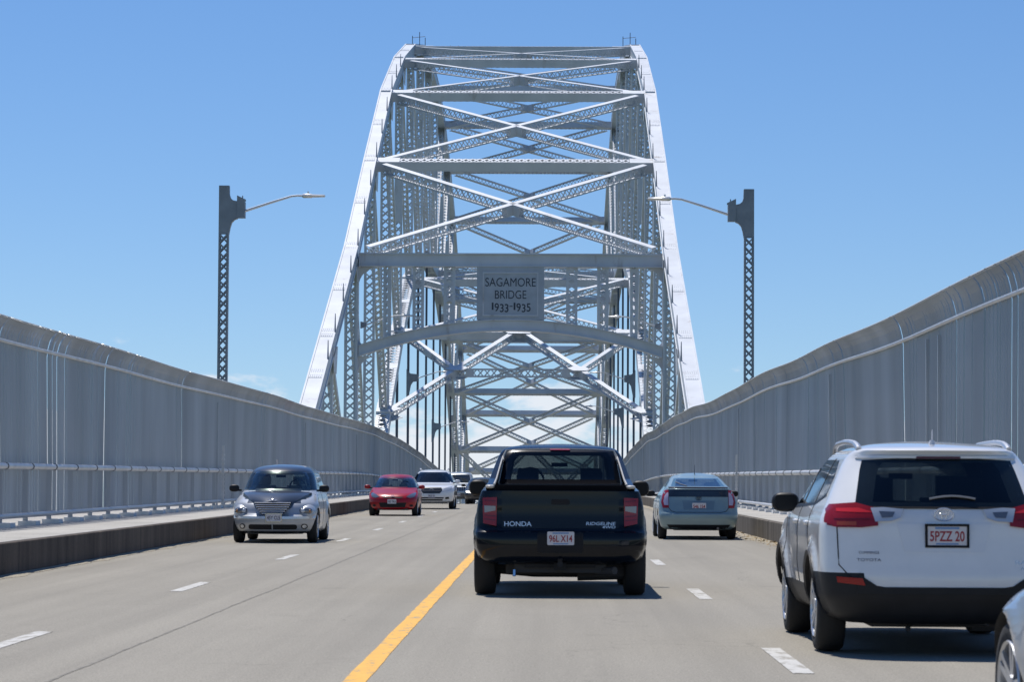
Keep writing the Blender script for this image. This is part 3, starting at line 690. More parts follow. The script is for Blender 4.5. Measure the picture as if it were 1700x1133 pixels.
truss_lamp(XC + 8.25, -1, DN[1] + 0.6, 9.7, 'slim street lamp reaching in from the right portal leg under the name sign', True)
truss_lamp(XC - 8.75, 1, DN[5] - 0.4, 9.0, 'street lamp with curved bracket on a hanger left, behind the white sloping brace')
truss_lamp(XC + 8.75, -1, DN[5] - 0.4, 9.0, 'street lamp with curved bracket on a hanger right, above the pale hatchback')
truss_lamp(XC - 8.75, 1, DN[8] - 0.4, 6.1, 'small far street lamp on a hanger above the white crossover')
truss_lamp(XC + 8.75, -1, DN[7] - 0.4, 7.2, 'small far street lamp on a hanger to the right behind the white brace')
#CARS#
# ------------------------------------------------------------------ vehicles
def smooth(z, ctrl, col, r=0.0):
    zs = [c[0] for c in ctrl]; vs = [c[col] for c in ctrl]
    if r <= 0: return float(np.interp(z, zs, vs))
    return float(np.mean(np.interp(z + np.linspace(-r, r, 9), zs, vs)))
class Body:
    """stack of rounded plan outlines: ctrl rows are (z, half width, rear y, front y)"""
    def __init__(s, ctrl, rc=(0.55, 0.35), fc=(0.6, 0.55), p=2.3, sm=0.03, flare=(), bow=(0.03, 0.06)):
        s.ctrl, s.rc, s.fc, s.p, s.sm, s.flare, s.bow = ctrl, rc, fc, p, sm, flare, bow
        s.z0, s.z1 = ctrl[0][0], ctrl[-1][0]
    def at(s, z):
        z = min(max(z, s.z0), s.z1); r = min(s.sm, (z - s.z0) * 0.98, (s.z1 - z) * 0.98) if s.sm else 0
        w_, a, b = (smooth(z, s.ctrl, k, r) for k in (1, 2, 3)); w_ = max(w_, 0.01)
        Ln = b - a
        return w_, a, b, min(s.rc[0], w_ * 0.97), min(s.rc[1], Ln * 0.45), min(s.fc[0], w_ * 0.97), min(s.fc[1], Ln * 0.45)
    def end(s, x, z, front):
        w_, a, b, rx, ry, fx, fy = s.at(z); cx, cy = (fx, fy) if front else (rx, ry); x = min(abs(x), w_ * 0.999)
        d = 0 if x < w_ - cx else cy * (1 - max(0, 1 - ((x - (w_ - cx)) / cx) ** s.p) ** (1 / s.p))
        d += s.bow[1 if front else 0] * (x / max(w_, .3)) ** 2 * (1 if w_ > .3 else w_ / .3)
        return b - d if front else a + d
    def side(s, y, z):
        w_, a, b, rx, ry, fx, fy = s.at(z)
        bowr, bowf = s.bow
        def f(e, c, cyy, bw):   # invert by bisection
            return 0
        lo, hi = 0.0, w_ * 0.999
        def inside(x): return s.end(x, z, False) <= y <= s.end(x, z, True)
        if not inside(0): return 0.0
        if not inside(hi):
            for _ in range(18):
                m = (lo + hi) / 2
                if inside(m): lo = m
                else: hi = m
            x = lo
        else: x = w_
        for fy_, fz, rad, amt in s.flare:
            d = math.hypot(y - fy_, z - fz)
            if z < fz + rad + .1: x += amt * math.exp(-((d - rad) / 0.07) ** 2)
        return x
    def mesh(s, zs, nside=52):
        V = []; ring = []
        K = 7; Q = 8
        for z in zs:
            w_, a, b, rx, ry, fx, fy = s.at(z); half = []
            for i in range(K): x = (w_ - rx) * i / K; half.append((x, s.end(x, z, False)))
            for i in range(Q): x = (w_ - rx) + rx * math.sin(math.pi / 2 * i / Q); half.append((x, s.end(x, z, False)))
            ya, yb = s.end(w_, z, False), s.end(w_, z, True)
            for i in range(nside + 1):
                y = ya + (yb - ya) * i / nside; half.append((s.side(y, z) if 0 < i < nside else w_, y))
            for i in range(Q - 1, -1, -1): x = (w_ - fx) + fx * math.sin(math.pi / 2 * i / Q); half.append((x, s.end(x, z, True)))
            for i in range(K - 1, -1, -1): x = (w_ - fx) * i / K; half.append((x, s.end(x, z, True)))
            r = [(x, y) for x, y in half] + [(-x, y) for x, y in half[-2:0:-1]]
            ring.append(len(r)); V.append([Vector((x, y, z)) for x, y in r])
        n = ring[0]; mb = MB(); v = [q for r in V for q in r]; f = []
        for i in range(len(V) - 1):
            for j in range(n): f.append((i * n + j, i * n + (j + 1) % n, (i + 1) * n + (j + 1) % n, (i + 1) * n + j))
        f.append(tuple(range(n))[::-1]); f.append(tuple((len(V) - 1) * n + j for j in range(n)))
        mb.add(v, f); return mb

def zlevels(ctrl, dz=0.045):
    zs = set()
    for i in range(len(ctrl) - 1):
        a, b = ctrl[i], ctrl[i + 1]; big = max(abs(a[k] - b[k]) for k in (1, 2, 3))
        k = max(1, int(math.ceil(max((b[0] - a[0]) / dz, min(big / 0.09, 12)))))
        for j in range(k): zs.add(round(a[0] + (b[0] - a[0]) * j / k, 5))
    zs.add(ctrl[-1][0]); return sorted(zs)

def boolean_cut(o, cutters):
    C2 = []
    for c in cutters:
        m = o.modifiers.new('b', 'BOOLEAN'); m.operation = 'DIFFERENCE'; m.object = c; m.solver = 'EXACT'
        try: m.material_mode = 'TRANSFER'
        except Exception: pass
        C2.append(c)
    bpy.context.view_layer.update()
    dg = bpy.context.evaluated_depsgraph_get()
    me = bpy.data.meshes.new_from_object(o.evaluated_get(dg))
    o.modifiers.clear(); old = o.data; o.data = me; me.name = o.name
    for c in C2: bpy.data.objects.remove(c)

def patch(car, axis, poly, off=0.004, thick=0.006, m=None, name='panel', parent=None, step=0.05, smooth_=True):
    """panel lying on the body surface; poly is (x,z) for rear/front, (y,z) for left/right"""
    B = car['B']; bm = bmesh.new()
    vs = [bm.verts.new((a, 0, b)) for a, b in poly]; bm.faces.new(vs)
    xs = [p[0] for p in poly]; zs = [p[1] for p in poly]
    for k in range(1, int((max(xs) - min(xs)) / step) + 1):
        bmesh.ops.bisect_plane(bm, geom=bm.verts[:] + bm.edges[:] + bm.faces[:], plane_co=(min(xs) + k * step, 0, 0), plane_no=(1, 0, 0))
    for k in range(1, int((max(zs) - min(zs)) / step) + 1):
        bmesh.ops.bisect_plane(bm, geom=bm.verts[:] + bm.edges[:] + bm.faces[:], plane_co=(0, 0, min(zs) + k * step), plane_no=(0, 0, 1))
    r = bmesh.ops.extrude_face_region(bm, geom=bm.faces[:]); top = [e for e in r['geom'] if isinstance(e, bmesh.types.BMVert)]; ts = set(top)
    for v in bm.verts:
        a, b = v.co.x, v.co.z; o_ = off if v in ts else off - thick
        if axis == 'rear': v.co = Vector((a, B.end(a, b, False) - o_, b))
        elif axis == 'front': v.co = Vector((a, B.end(a, b, True) + o_, b))
        elif axis == 'left': v.co = Vector((-B.side(a, b) - o_, a, b))
        else: v.co = Vector((B.side(a, b) + o_, a, b))
    bmesh.ops.recalc_face_normals(bm, faces=bm.faces[:])
    me = bpy.data.meshes.new(name); bm.to_mesh(me); bm.free()
    if m: me.materials.append(m)
    if smooth_: me.shade_smooth(); me.set_sharp_from_angle(angle=R(40))
    o = bpy.data.objects.new(name, me); C.objects.link(o); o.parent = parent or car['root']; return o

def sym(poly): return [(-a, b) for a, b in poly][::-1]
def rrect(x0, x1, z0, z1, r=0.03, k=4):
    out = []
    for cx, cz, a0 in ((x1 - r, z1 - r, 0), (x0 + r, z1 - r, 90), (x0 + r, z0 + r, 180), (x1 - r, z0 + r, 270)):
        for i in range(k + 1):
            q = R(a0 + 90 * i / k); out.append((cx + r * math.cos(q), cz + r * math.sin(q)))
    return out
def ellipse(cx, cz, a, b, k=20): return [(cx + a * math.cos(2 * math.pi * i / k), cz + b * math.sin(2 * math.pi * i / k)) for i in range(k)]
def seam(car, axis, pts, wd=0.008, name='panel_gap'):
    """thin dark line following the surface"""
    B = car['B']; mb = MB(); 
    P3 = []
    for i in range(len(pts) - 1):
        (a, b), (c, d) = pts[i], pts[i + 1]; k = max(1, int(math.hypot(c - a, d - b) / 0.06))
        for j in range(k + (i == len(pts) - 2)): P3.append((a + (c - a) * j / k, b + (d - b) * j / k))
    out = []
    for a, b in P3:
        if axis == 'rear': out.append(Vector((a, B.end(a, b, False) - 0.0005, b)))
        elif axis == 'front': out.append(Vector((a, B.end(a, b, True) + 0.0005, b)))
        elif axis == 'left': out.append(Vector((-B.side(a, b) - 0.0005, a, b)))
        else: out.append(Vector((B.side(a, b) + 0.0005, a, b)))
    mb.tube(out, wd / 2, 4); return mb.build(name, M['gap'], car['root'])

def superblob(name, c, s, m, parent, p=3.0, nu=16, nv=10, shear=None):
    mb = MB(); v = []; f = []
    def sp(t, q): return math.copysign(abs(t) ** (2 / p), t)
    for i in range(nv + 1):
        th = -math.pi / 2 + math.pi * i / nv
        for j in range(nu):
            ph = 2 * math.pi * j / nu
            x, y, z = s[0] * sp(math.cos(th), 0) * sp(math.cos(ph), 0), s[1] * sp(math.cos(th), 0) * sp(math.sin(ph), 0), s[2] * sp(math.sin(th), 0)
            if shear: x += shear[0] * z; y += shear[1] * z
            v.append(Vector(c) + Vector((x, y, z)))
    for i in range(nv):
        for j in range(nu): f.append((i * nu + j, i * nu + (j + 1) % nu, (i + 1) * nu + (j + 1) % nu, (i + 1) * nu + j))
    mb.add(v, f); return mb.build(name, m, parent, smooth=True, sharp=50)

WHEELS = {}
def wheel(car, x, y, rad, wd, rim_m, side, spokes=5, turn=0):
    key = (rad, wd, rim_m.name, spokes)
    if key not in WHEELS:
        mb = MB(); k = 40; pr = [(-wd / 2 + .012, rad * .68), (-wd / 2, rad * .78), (-wd / 2 + .008, rad * .93), (-wd / 2 + .03, rad * .985), (0, rad), (wd / 2 - .03, rad * .985), (wd / 2 - .008, rad * .93), (wd / 2, rad * .78), (wd / 2 - .012, rad * .68)]
        v = []; f = []
        for i in range(k):
            q = 2 * math.pi * i / k
            for a, r_ in pr: v.append(Vector((a, r_ * math.cos(q), r_ * math.sin(q))))
        n = len(pr)
        for i in range(k):
            for j in range(n - 1): f.append((i * n + j, ((i + 1) % k) * n + j, ((i + 1) % k) * n + j + 1, i * n + j + 1))
            f.append((i * n + n - 1, ((i + 1) % k) * n + n - 1, ((i + 1) % k) * n, i * n))
        mb.add(v, [q[::-1] for q in f])
        t = mb.build('wheel', M['tyre'], None, smooth=True, sharp=50); tm = t.data; bpy.data.objects.remove(t)
        mb = MB(); R0 = rad * .69
        pr2 = [(wd / 2 - .01, R0), (wd / 2 + .002, R0 * .97), (wd / 2 - .012, R0 * .92), (wd / 2 - .07, R0 * .90), (-wd / 2 + .02, R0 * .9)]
        v = []; f = []; n = len(pr2)
        for i in range(k):
            q = 2 * math.pi * i / k
            for a, r_ in pr2: v.append(Vector((a, r_ * math.cos(q), r_ * math.sin(q))))
        for i in range(k):
            for j in range(n - 1): f.append((i * n + j, ((i + 1) % k) * n + j, ((i + 1) % k) * n + j + 1, i * n + j + 1))
        mb.add(v, f)
        for sidx in range(spokes):
            q0 = 2 * math.pi * sidx / spokes
            for dq in (-0.16, 0.16):
                q = q0 + dq; a = Vector((wd / 2 - .03, R0 * .16 * math.cos(q0 + dq * 2), R0 * .16 * math.sin(q0 + dq * 2))); b = Vector((wd / 2 - .016, R0 * .93 * math.cos(q), R0 * .93 * math.sin(q)))
                mb.beam(a, b, (1, 0, 0), 0.025, 0.032)
        mb.tube([(wd / 2 - .045, 0, 0), (wd / 2 - .008, 0, 0)], R0 * .24, 14)
        r = mb.build('rim', rim_m, None); rm = r.data; bpy.data.objects.remove(r)
        mb = MB(); mb.tube([(wd / 2 - .10, 0, 0), (wd / 2 - .085, 0, 0)], R0 * .9, 24); b_ = mb.build('brake_disc', M['interior'], None); bmn = b_.data; bpy.data.objects.remove(b_)
        WHEELS[key] = (tm, rm, bmn)
    tm, rm, bmn = WHEELS[key]
    wo = bpy.data.objects.new('wheel', tm); C.objects.link(wo); wo.parent = car['root']; wo.location = (x, y, rad); wo.rotation_euler = (0, 0, (math.pi if side < 0 else 0) + turn)
    for nm, mm in (('rim', rm), ('brake_disc', bmn)):
        ro = bpy.data.objects.new(nm, mm); C.objects.link(ro); ro.parent = wo
    return wo

def seat(car, x, y, z=0.62):
    mb = MB(); mb.box((x, y, z + 0.22), (0.24, 0, 0), (0, 0.07, 0), (0, 0.05, 0.34)); mb.box((x, y + 0.25, z - 0.15), (0.25, 0, 0), (0, 0.27, 0), (0, 0, 0.07))
    mb.box((x, y - 0.03, z + 0.66), (0.125, 0, 0), (0, 0.05, 0), (0, 0, 0.085)); mb.box((x, y - 0.03, z + 0.57), (0.05, 0, 0), (0, 0.02, 0), (0, 0, 0.05))
    return mb.build('seat', M['seat'], car['root'])

def make_car(spec):
    root = tag(empty(spec['name'], (spec['x'], spec['y'], zroad(spec['y'])), spec.get('rz', 0)), spec['label'], spec['cat'], spec.get('group'))
    B = Body(spec['ctrl'], **spec.get('body', {})); car = {'root': root, 'B': B}
    mb = B.mesh(zlevels(spec['ctrl'], spec.get('dz', 0.045)), spec.get('nside', 52))
    o = mb.build('body', [spec['paint'], M['interior'], M['black_plastic']], root)
    cut = []
    wr = spec['wheel_r']; tr = spec['track'] / 2; ww = spec.get('wheel_w', 0.22)
    for wy in spec['axles']:
        for s in (-1, 1):
            c = MB(); c.tube([(s * (tr - ww / 2 - 0.14), wy, wr), (s * 1.4, wy, wr)], wr + spec.get('arch', 0.055), 40)
            cc = c.build('cutter', [M['interior']]); cut.append(cc)
    for pr_, pf in spec.get('cabin', []):          # tunnel from rear glass to windscreen (x,z) polygons
        n = len(pr_); mbx = MB(); yr_, yf_ = spec['cabin_y']
        v = [Vector((a, yr_, b)) for a, b in pr_] + [Vector((a, yf_, b)) for a, b in pf]
        mbx.add(v, [tuple(range(n)), tuple(range(2 * n - 1, n - 1, -1))] + [(i, i + n, (i + 1) % n + n, (i + 1) % n) for i in range(n)])
        cut.append(mbx.build('cutter', [M['interior']]))
    for pl in spec.get('side_glass', []):
        mbx = MB(); mbx.prism(pl, lambda a, b, t: Vector((t, a, b)), -1.3, 1.3); cut.append(mbx.build('cutter', [M['interior']]))
    for bx in spec.get('boxcut', []):
        mbx = MB(); mbx.abox(*bx); cut.append(mbx.build('cutter', [M['interior']]))
    for c in cut:
        c.parent = root
        bm = bmesh.new(); bm.from_mesh(c.data); bmesh.ops.recalc_face_normals(bm, faces=bm.faces[:]); bm.to_mesh(c.data); bm.free()
    bm = bmesh.new(); bm.from_mesh(o.data); bmesh.ops.recalc_face_normals(bm, faces=bm.faces[:]); bm.to_mesh(o.data); bm.free()
    boolean_cut(o, cut)
    o.data.shade_smooth(); o.data.set_sharp_from_angle(angle=R(32))
    clad = spec.get('clad')
    if clad:
        names = [m_.name for m_ in o.data.materials]; pi_ = 0; bi = names.index('black_plastic') if 'black_plastic' in names else None
        if bi is None: o.data.materials.append(M['black_plastic']); bi = len(o.data.materials) - 1
        for p_ in o.data.polygons:
            if p_.material_index == 0 and clad(*p_.center): p_.material_index = bi
    for wy in spec['axles']:
        for s in (-1, 1): wheel(car, s * tr, wy, wr, ww, spec['rim'], s, spec.get('spokes', 5))
    if spec.get('cabin'):
        mb = MB(); zd = spec['cabin'][0][1][0][1]; yd = {'pickup_truck': .45, 'suv': .75}.get(spec['name'], .70)
        mb.tube([(-.36 + .17 * math.cos(q), yd - .25 + .05 * math.sin(q), zd + .03 + .17 * math.sin(q)) for q in np.linspace(0, 2 * math.pi, 17)], .014, 6); mb.build('steering_wheel', M['matte'], root)
        mb = MB(); mb.abox(-.52, .52, yd - .22, yd - .02, zd - .06, zd + .015); mb.build('dashboard', M['seat'], root)
        mb = MB(); mb.box((0, yd - .35, spec['cabin'][0][1][2][1] - .06), (.10, 0, 0), (0, .015, 0), (0, 0, .025)); mb.build('rear_view_mirror', M['matte'], root)
    # underbody pan
    mb = MB(); L0, L1 = spec['axles']; mb.abox(-0.52, 0.52, min(L0, L1) - 0.55, max(L0, L1) + 0.6, spec.get('pan', 0.24), spec['ctrl'][0][0] + 0.08)
    mb.tube([(-tr + .1, L0, wr), (tr - .1, L0, wr)], 0.06, 8); mb.tube([(-tr + .1, L1, wr), (tr - .1, L1, wr)], 0.05, 8)
    mb.build('underbody', M['interior'], root)
    return car

def number_plate(car, x, z, front, text, tm, w_=0.305, h=0.152, off=0.02, frame=None, band=True, y=None):
    B = car['B']; yy = y if y is not None else (B.end(x, z, front) + (off if front else -off)); s = 1 if front else -1
    mb = MB(); mb.prism(rrect(x - w_ / 2, x + w_ / 2, z - h / 2, z + h / 2, 0.015), lambda a, b, t: Vector((a, yy + s * t, b)), -0.02, 0.004)
    p = mb.build('number_plate', M['plate'], car['root'])
    if frame:
        fb = MB(); fr_ = 0.014
        for a, b, c_, d in ((x - w_ / 2 - fr_, x + w_ / 2 + fr_, z + h / 2 - .004, z + h / 2 + fr_), (x - w_ / 2 - fr_, x + w_ / 2 + fr_, z - h / 2 - fr_, z - h / 2 + .004), (x - w_ / 2 - fr_, x - w_ / 2 + .004, z - h / 2, z + h / 2), (x + w_ / 2 - .004, x + w_ / 2 + fr_, z - h / 2, z + h / 2)):
            fb.abox(a, b, *sorted((yy - s * .02, yy + s * .009)), c_, d)
        fb.build('plate_frame', frame, p)
    lettering('plate_number', text, h * 0.52, w_ * 0.86, (x, yy + s * 0.0055, z - h * 0.02), tm, p, facing=s, bold=0.02)
    if band:
        for q0, q1, q2 in ((.30, .33, .44), (.28, -.44, -.36)):
            bb = MB(); bb.abox(x - w_ * q0, x + w_ * q0, *sorted((yy, yy + s * .0052)), z + h * q1, z + h * q2); bb.build('plate_band', M['plate_blue'], p)
    return p
def glass(car, axis, poly, m, name='window', off=0.002, parent=None): return patch(car, axis, poly, off, 0.004, m, name, parent)
def mirror(car, s, x, y, z, sz, m, glass_back=True):
    o = superblob('wing_mirror', (s * x, y, z), sz, m, car['root'], 2.6)
    mb = MB(); mb.beam((s * (x - sz[0] * 1.5), y + 0.02, z - sz[2] * 0.6), (s * x, y, z - sz[2] * 0.5), (0, 0, 1), 0.04, 0.06); mb.build('mirror_stalk', M['black_plastic'], o)
    mb = MB(); yb = y - sz[1] - 0.002
    mb.prism(rrect(s * x - sz[0] * .8, s * x + sz[0] * .8, z - sz[2] * .75, z + sz[2] * .75, 0.03), lambda a, b, t: Vector((a, yb + t, b)), 0, 0.03)
    mb.build('mirror_glass', M['mirror_dark'], o)
    return o

def letter_on(car, axis, name, body, height, width, x, z, off, m, parent, bold=0.0, shear=0.0):
    vs, fs = text_mesh(body, height, width, bold=bold); mb = MB(); B = car['B']; v = []
    for a, b in vs:
        xx = x + (a + shear * b) * (1 if axis == 'rear' else -1); zz = z + b
        v.append(Vector((xx, B.end(xx, zz, False) - off if axis == 'rear' else B.end(xx, zz, True) + off, zz)))
    mb.add(v, fs); return mb.build(name, m, parent)

# ---- black pickup, seen from behind
PK = paint('black_paint', (0.004, 0.006, 0.011), 0.0, 0.25, 0.45, 0.1)
pk = dict(name='pickup_truck', label='black pickup truck in the middle lane seen from behind, with red tail lights', cat='pickup truck',
    x=0.16, y=34.35, paint=PK, wheel_r=0.37, wheel_w=0.25, track=1.72, axles=(-1.85, 1.2), rim=M['dark_alloy'], arch=0.06, pan=0.27, nside=60,
    ctrl=[(0.36, .78, -2.42, 2.3), (0.41, .88, -2.62, 2.5), (0.55, .95, -2.66, 2.6), (0.73, .965, -2.65, 2.6), (0.755, .955, -2.56, 2.58), (0.95, .955, -2.53, 2.5), (1.03, .945, -2.53, 2.3), (1.12, .925, -2.52, 1.3), (1.20, .90, -2.52, 1.15), (1.235, .875, -2.50, 1.1),
          (1.25, .86, -1.50, 1.08), (1.42, .80, -1.36, .85), (1.60, .73, -1.24, .58), (1.675, .69, -1.18, .42), (1.715, .61, -1.05, .2), (1.74, .47, -.9, 0), (1.755, .25, -.6, -.2), (1.76, .03, -.4, -.35)],
    body=dict(rc=(0.30, 0.14), fc=(.6, .5), p=2.4, sm=0.02, flare=((-1.85, .40, .47, .035), (1.2, .40, .47, .03)), bow=(0.03, 0.06)),
    cabin=[([(-.60, 1.28), (.60, 1.28), (.56, 1.58), (.50, 1.63), (-.50, 1.63), (-.56, 1.58)], [(-.62, 1.27), (.62, 1.27), (.55, 1.57), (.50, 1.62), (-.50, 1.62), (-.55, 1.57)])], cabin_y=(-2.0, 2.0),
    side_glass=[[(-1.0, 1.28), (-.06, 1.28), (-.06, 1.60), (-.80, 1.60)], [(0.03, 1.28), (.72, 1.28), (.45, 1.60), (0.03, 1.60)]],
    boxcut=[(-.72, .72, -2.42, -1.62, .75, 1.35)])
car = make_car(pk); rt = car['root']
mb = MB(); mb.abox(-.745, .745, -2.47, -1.40, 1.20, 1.264); mb.build('glare_cover', M['matte'], rt)  # matte slab added to hide glare on the bed ledge
# rear glass; its pale outline imitates sunlit edges on the rear wall of the cab
glass(car, 'rear', [(-.66, 1.262), (.66, 1.262), (.60, 1.60), (.56, 1.655), (-.56, 1.655), (-.60, 1.60)], glass_mat('dark_rear_glass', (0.33, 0.36, 0.37)), 'rear_window')
glass(car, 'front', [(-.66, 1.25), (.66, 1.25), (.58, 1.6), (.53, 1.64), (-.53, 1.64), (-.58, 1.6)], M['glass'], 'windscreen')
for s, ax in ((-1, 'left'), (1, 'right')):
    for q in pk['side_glass']: glass(car, ax, q, M['glass_dark'], 'side_window')
sunlit_edge = mat('sunlit_edge_paint', (0.5, 0.48, 0.44), 0.35)  # pale colour paints sunlight onto cab, sail and tailgate edges
B = car['B']
mb = MB(); pts = [(-.735, 1.27), (-.72, 1.30), (-.665, 1.60), (-.63, 1.672), (-.4, 1.688), (0, 1.694), (.4, 1.688), (.63, 1.672), (.665, 1.60), (.72, 1.30), (.735, 1.27)]
mb.tube([Vector((a, B.end(a, b, False) - 0.008, b)) for a, b in pts], 0.009, 6); mb.build('window_trim', sunlit_edge, rt, smooth=True)  # cab edge drawn pale as if sunlit, not a separate moulding
for s in (-1, 1):
    # sloping sail from cab to bed side
    mb = MB(); mb.prism([(-2.45, 1.22), (-1.20, 1.22), (-1.14, 1.60), (-1.9, 1.34), (-2.40, 1.262)], lambda a, b, t, s=s: Vector((s * (t + 0.0 + (1.25 - b) * 0.36), a, b)), 0.77, 0.84)
    mb.build('bed_sail', PK, rt)
    superblob('sunlit_sail_cap', (s * 0.80, -2.38, 1.245), (0.055, 0.10, 0.022), sunlit_edge, rt)
    mb = MB(); mb.tube([Vector((s * .755, -2.42, 1.27)), Vector((s * .735, -2.0, 1.34)), Vector((s * .70, -1.5, 1.50)), Vector((s * .675, -1.22, 1.60)), Vector((s * .635, -1.18, 1.672))], [.014, .010, .009, .009, .009], 6); mb.build('sunlit_sail_edge', sunlit_edge, rt, smooth=True)
    # tail lights: red, clear, red
    lo = [(s * .725, .80), (s * .875, .83), (s * .885, 1.12), (s * .72, 1.125)]
    tl = patch(car, 'rear', lo if s > 0 else lo[::-1], 0.022, 0.03, M['lens_red'], 'tail_light')
    for z_ in (.86, .905, 1.075):
        rb = [(s * .735, z_), (s * .862, z_ + .012), (s * .862, z_ + .022), (s * .735, z_ + .010)]; patch(car, 'rear', rb if s > 0 else rb[::-1], 0.0245, 0.004, M['lens_rib'], 'lens_rib', tl)
    band = [(s * .735, .975), (s * .86, .95), (s * .865, 1.03), (s * .735, 1.025)]
    patch(car, 'rear', band if s > 0 else band[::-1], 0.026, 0.006, M['lens_smoke'], 'light_band', tl)
    mirror(car, s, 1.02, .95, 1.22, (.115, .07, .10), M['black_plastic'])
tg = patch(car, 'rear', rrect(-.665, .665, .775, 1.238, .025), 0.012, 0.02, PK, 'tailgate', step=.06)
mb = MB(); yb = B.end(0, 1.235, False)
mb.beam((-.66, yb - 0.005, 1.247), (.66, yb - 0.005, 1.247), (0, 0, 1), 0.012, 0.03); mb.build('tailgate_edge', sunlit_edge, tg)
mb = MB(); yb = B.end(0, 1.09, False) - 0.012
mb.prism(rrect(-.105, .105, 1.045, 1.105, .02), lambda a, b, t: Vector((a, yb - t, b)), -0.005, 0.012); mb.build('tailgate_handle', M['gap'], tg)
M['badge'] = mat('badge_silver', (0.72, 0.73, 0.75), 0.25, 0.6)
y_l = B.end(.5, .82, False) - .0135
letter_on(car, 'rear', 'maker_lettering', 'HONDA', .054, .31, -.48, .825, .0150, M['badge'], tg, bold=.01)
letter_on(car, 'rear', 'model_lettering', 'RIDGELINE', .036, .33, .46, .832, .0150, M['badge'], tg, bold=.01, shear=.15)
letter_on(car, 'rear', 'model_lettering', '4WD', .030, .15, .55, .793, .0150, M['badge'], tg, bold=.01, shear=.15)
for s in (-1, 1):
    q = [(s * .55, .40), (s * .86, .43), (s * .93, .56), (s * .93, .70), (s * .55, .70)]
patch(car, 'rear', rrect(-.26, .26, .50, .735, .03), 0.004, .01, M['gap'], 'plate_recess')
number_plate(car, 0.005, .665, False, '96L X14', M['plate_red'], off=.012, h=.152)
patch(car, 'rear', rrect(-.12, .12, 1.678, 1.70, .008), 0.02, .03, M['lens_red'], 'brake_light')
mb = MB(); mb.tube([(0, -2.45, .37), (0, -2.66, .37)], .035, 8); mb.tube([(0, -2.62, .37), (0, -2.64, .44)], .03, 8); mb.abox(-.4, .4, -2.45, -2.38, .33, .40)
mb.abox(-.07, .07, -2.52, -2.45, .30, .44); mb.build('tow_hitch', M['black_plastic'], rt)
mb = MB(); mb.tube([(.42, -1.2, .30), (.42, -2.3, .28), (.62, -2.52, .30)], .045, 8); mb.tube([(-.75, -1.85, .33), (-.3, -1.85, .27), (.3, -1.85, .27), (.75, -1.85, .33)], [.09, .07, .07, .09], 8)
mb.tube([(.2, -2.0, .27), (.75, -2.0, .29)], .11, 10); mb.abox(-.62, -.2, -2.2, -1.7, .25, .42); mb.build('exhaust', M['interior'], rt)
mb = MB(); mb.tube([(-.52, -2.45, .30), (-.52, -2.47, .23)], .018, 8); mb.build('tow_ring', M['chrome'], rt)
for s in (-1, 1):
    seat(car, s * .38, -.1, .72); seat(car, s * .38, -.95, .68)
patch(car, 'rear', [(-.66, 1.262), (.66, 1.262), (.665, 1.33), (-.665, 1.33)], 0.005, .004, M['matte'], 'window_shade_band')

# ---- white sport utility, rear three-quarter
WH = paint('white_paint', (0.74, 0.745, 0.75), 0.0, 0.3)
rv = dict(name='suv', label='white sport utility vehicle on the right with red tail lights and silver roof rails', cat='car',
    x=3.02, y=23.55, paint=WH, wheel_r=0.355, wheel_w=0.23, track=1.60, axles=(-1.42, 1.24), rim=M['alloy'], arch=0.05, pan=0.22, nside=64,
    ctrl=[(0.25, .70, -2.12, 2.0), (0.30, .82, -2.22, 2.15), (0.45, .895, -2.28, 2.25), (0.50, .90, -2.285, 2.26), (0.60, .915, -2.285, 2.27), (0.64, .918, -2.28, 2.265), (0.68, .92, -2.27, 2.26), (0.90, .92, -2.235, 2.2), (1.00, .915, -2.225, 1.9), (1.06, .90, -2.21, 1.35), (1.12, .875, -2.18, 1.15), (1.17, .85, -2.15, 1.05),
          (1.30, .79, -2.05, .82), (1.45, .72, -1.93, .55), (1.535, .67, -1.88, .35), (1.575, .62, -1.96, .22), (1.60, .57, -1.92, .1), (1.625, .49, -1.6, -.1), (1.645, .36, -1.3, -.3), (1.655, .2, -1.1, -.5), (1.66, .03, -.9, -.7)],
    body=dict(rc=(0.50, 0.30), fc=(.7, .6), p=2.2, sm=0.02, flare=((-1.42, .36, .44, .035), (1.24, .36, .44, .035)), bow=(0.05, 0.1)),
    cabin=[([(-.52, 1.18), (.52, 1.18), (.46, 1.42), (.42, 1.48), (-.42, 1.48), (-.46, 1.42)], [(-.60, 1.15), (.60, 1.15), (.50, 1.44), (.46, 1.50), (-.46, 1.50), (-.50, 1.44)])], cabin_y=(-2.6, 1.6),
    side_glass=[[(-1.55, 1.24), (-.98, 1.17), (-.98, 1.50), (-1.25, 1.50), (-1.48, 1.40)], [(-.93, 1.165), (-.10, 1.15), (-.10, 1.51), (-.93, 1.505)], [(-.02, 1.15), (.88, 1.13), (.42, 1.50), (-.02, 1.51)]])
def rv_clad(x, y, z):
    return z < 0.50 or (y < -1.70 and z < 0.64 and abs(x) > .62)
rv['clad'] = rv_clad
car = make_car(rv); rt = car['root']; B = car['B']
hatch_glass = [(-.665, 1.14), (0, 1.125), (.665, 1.14), (.60, 1.42), (.575, 1.50), (.3, 1.515), (-.3, 1.515), (-.575, 1.50), (-.60, 1.42)]
glass(car, 'rear', hatch_glass, M['glass_dark'], 'rear_window', .005)
glass(car, 'front', [(-.66, 1.12), (.66, 1.12), (.56, 1.46), (.50, 1.52), (-.50, 1.52), (-.56, 1.46)], M['glass'], 'windscreen')
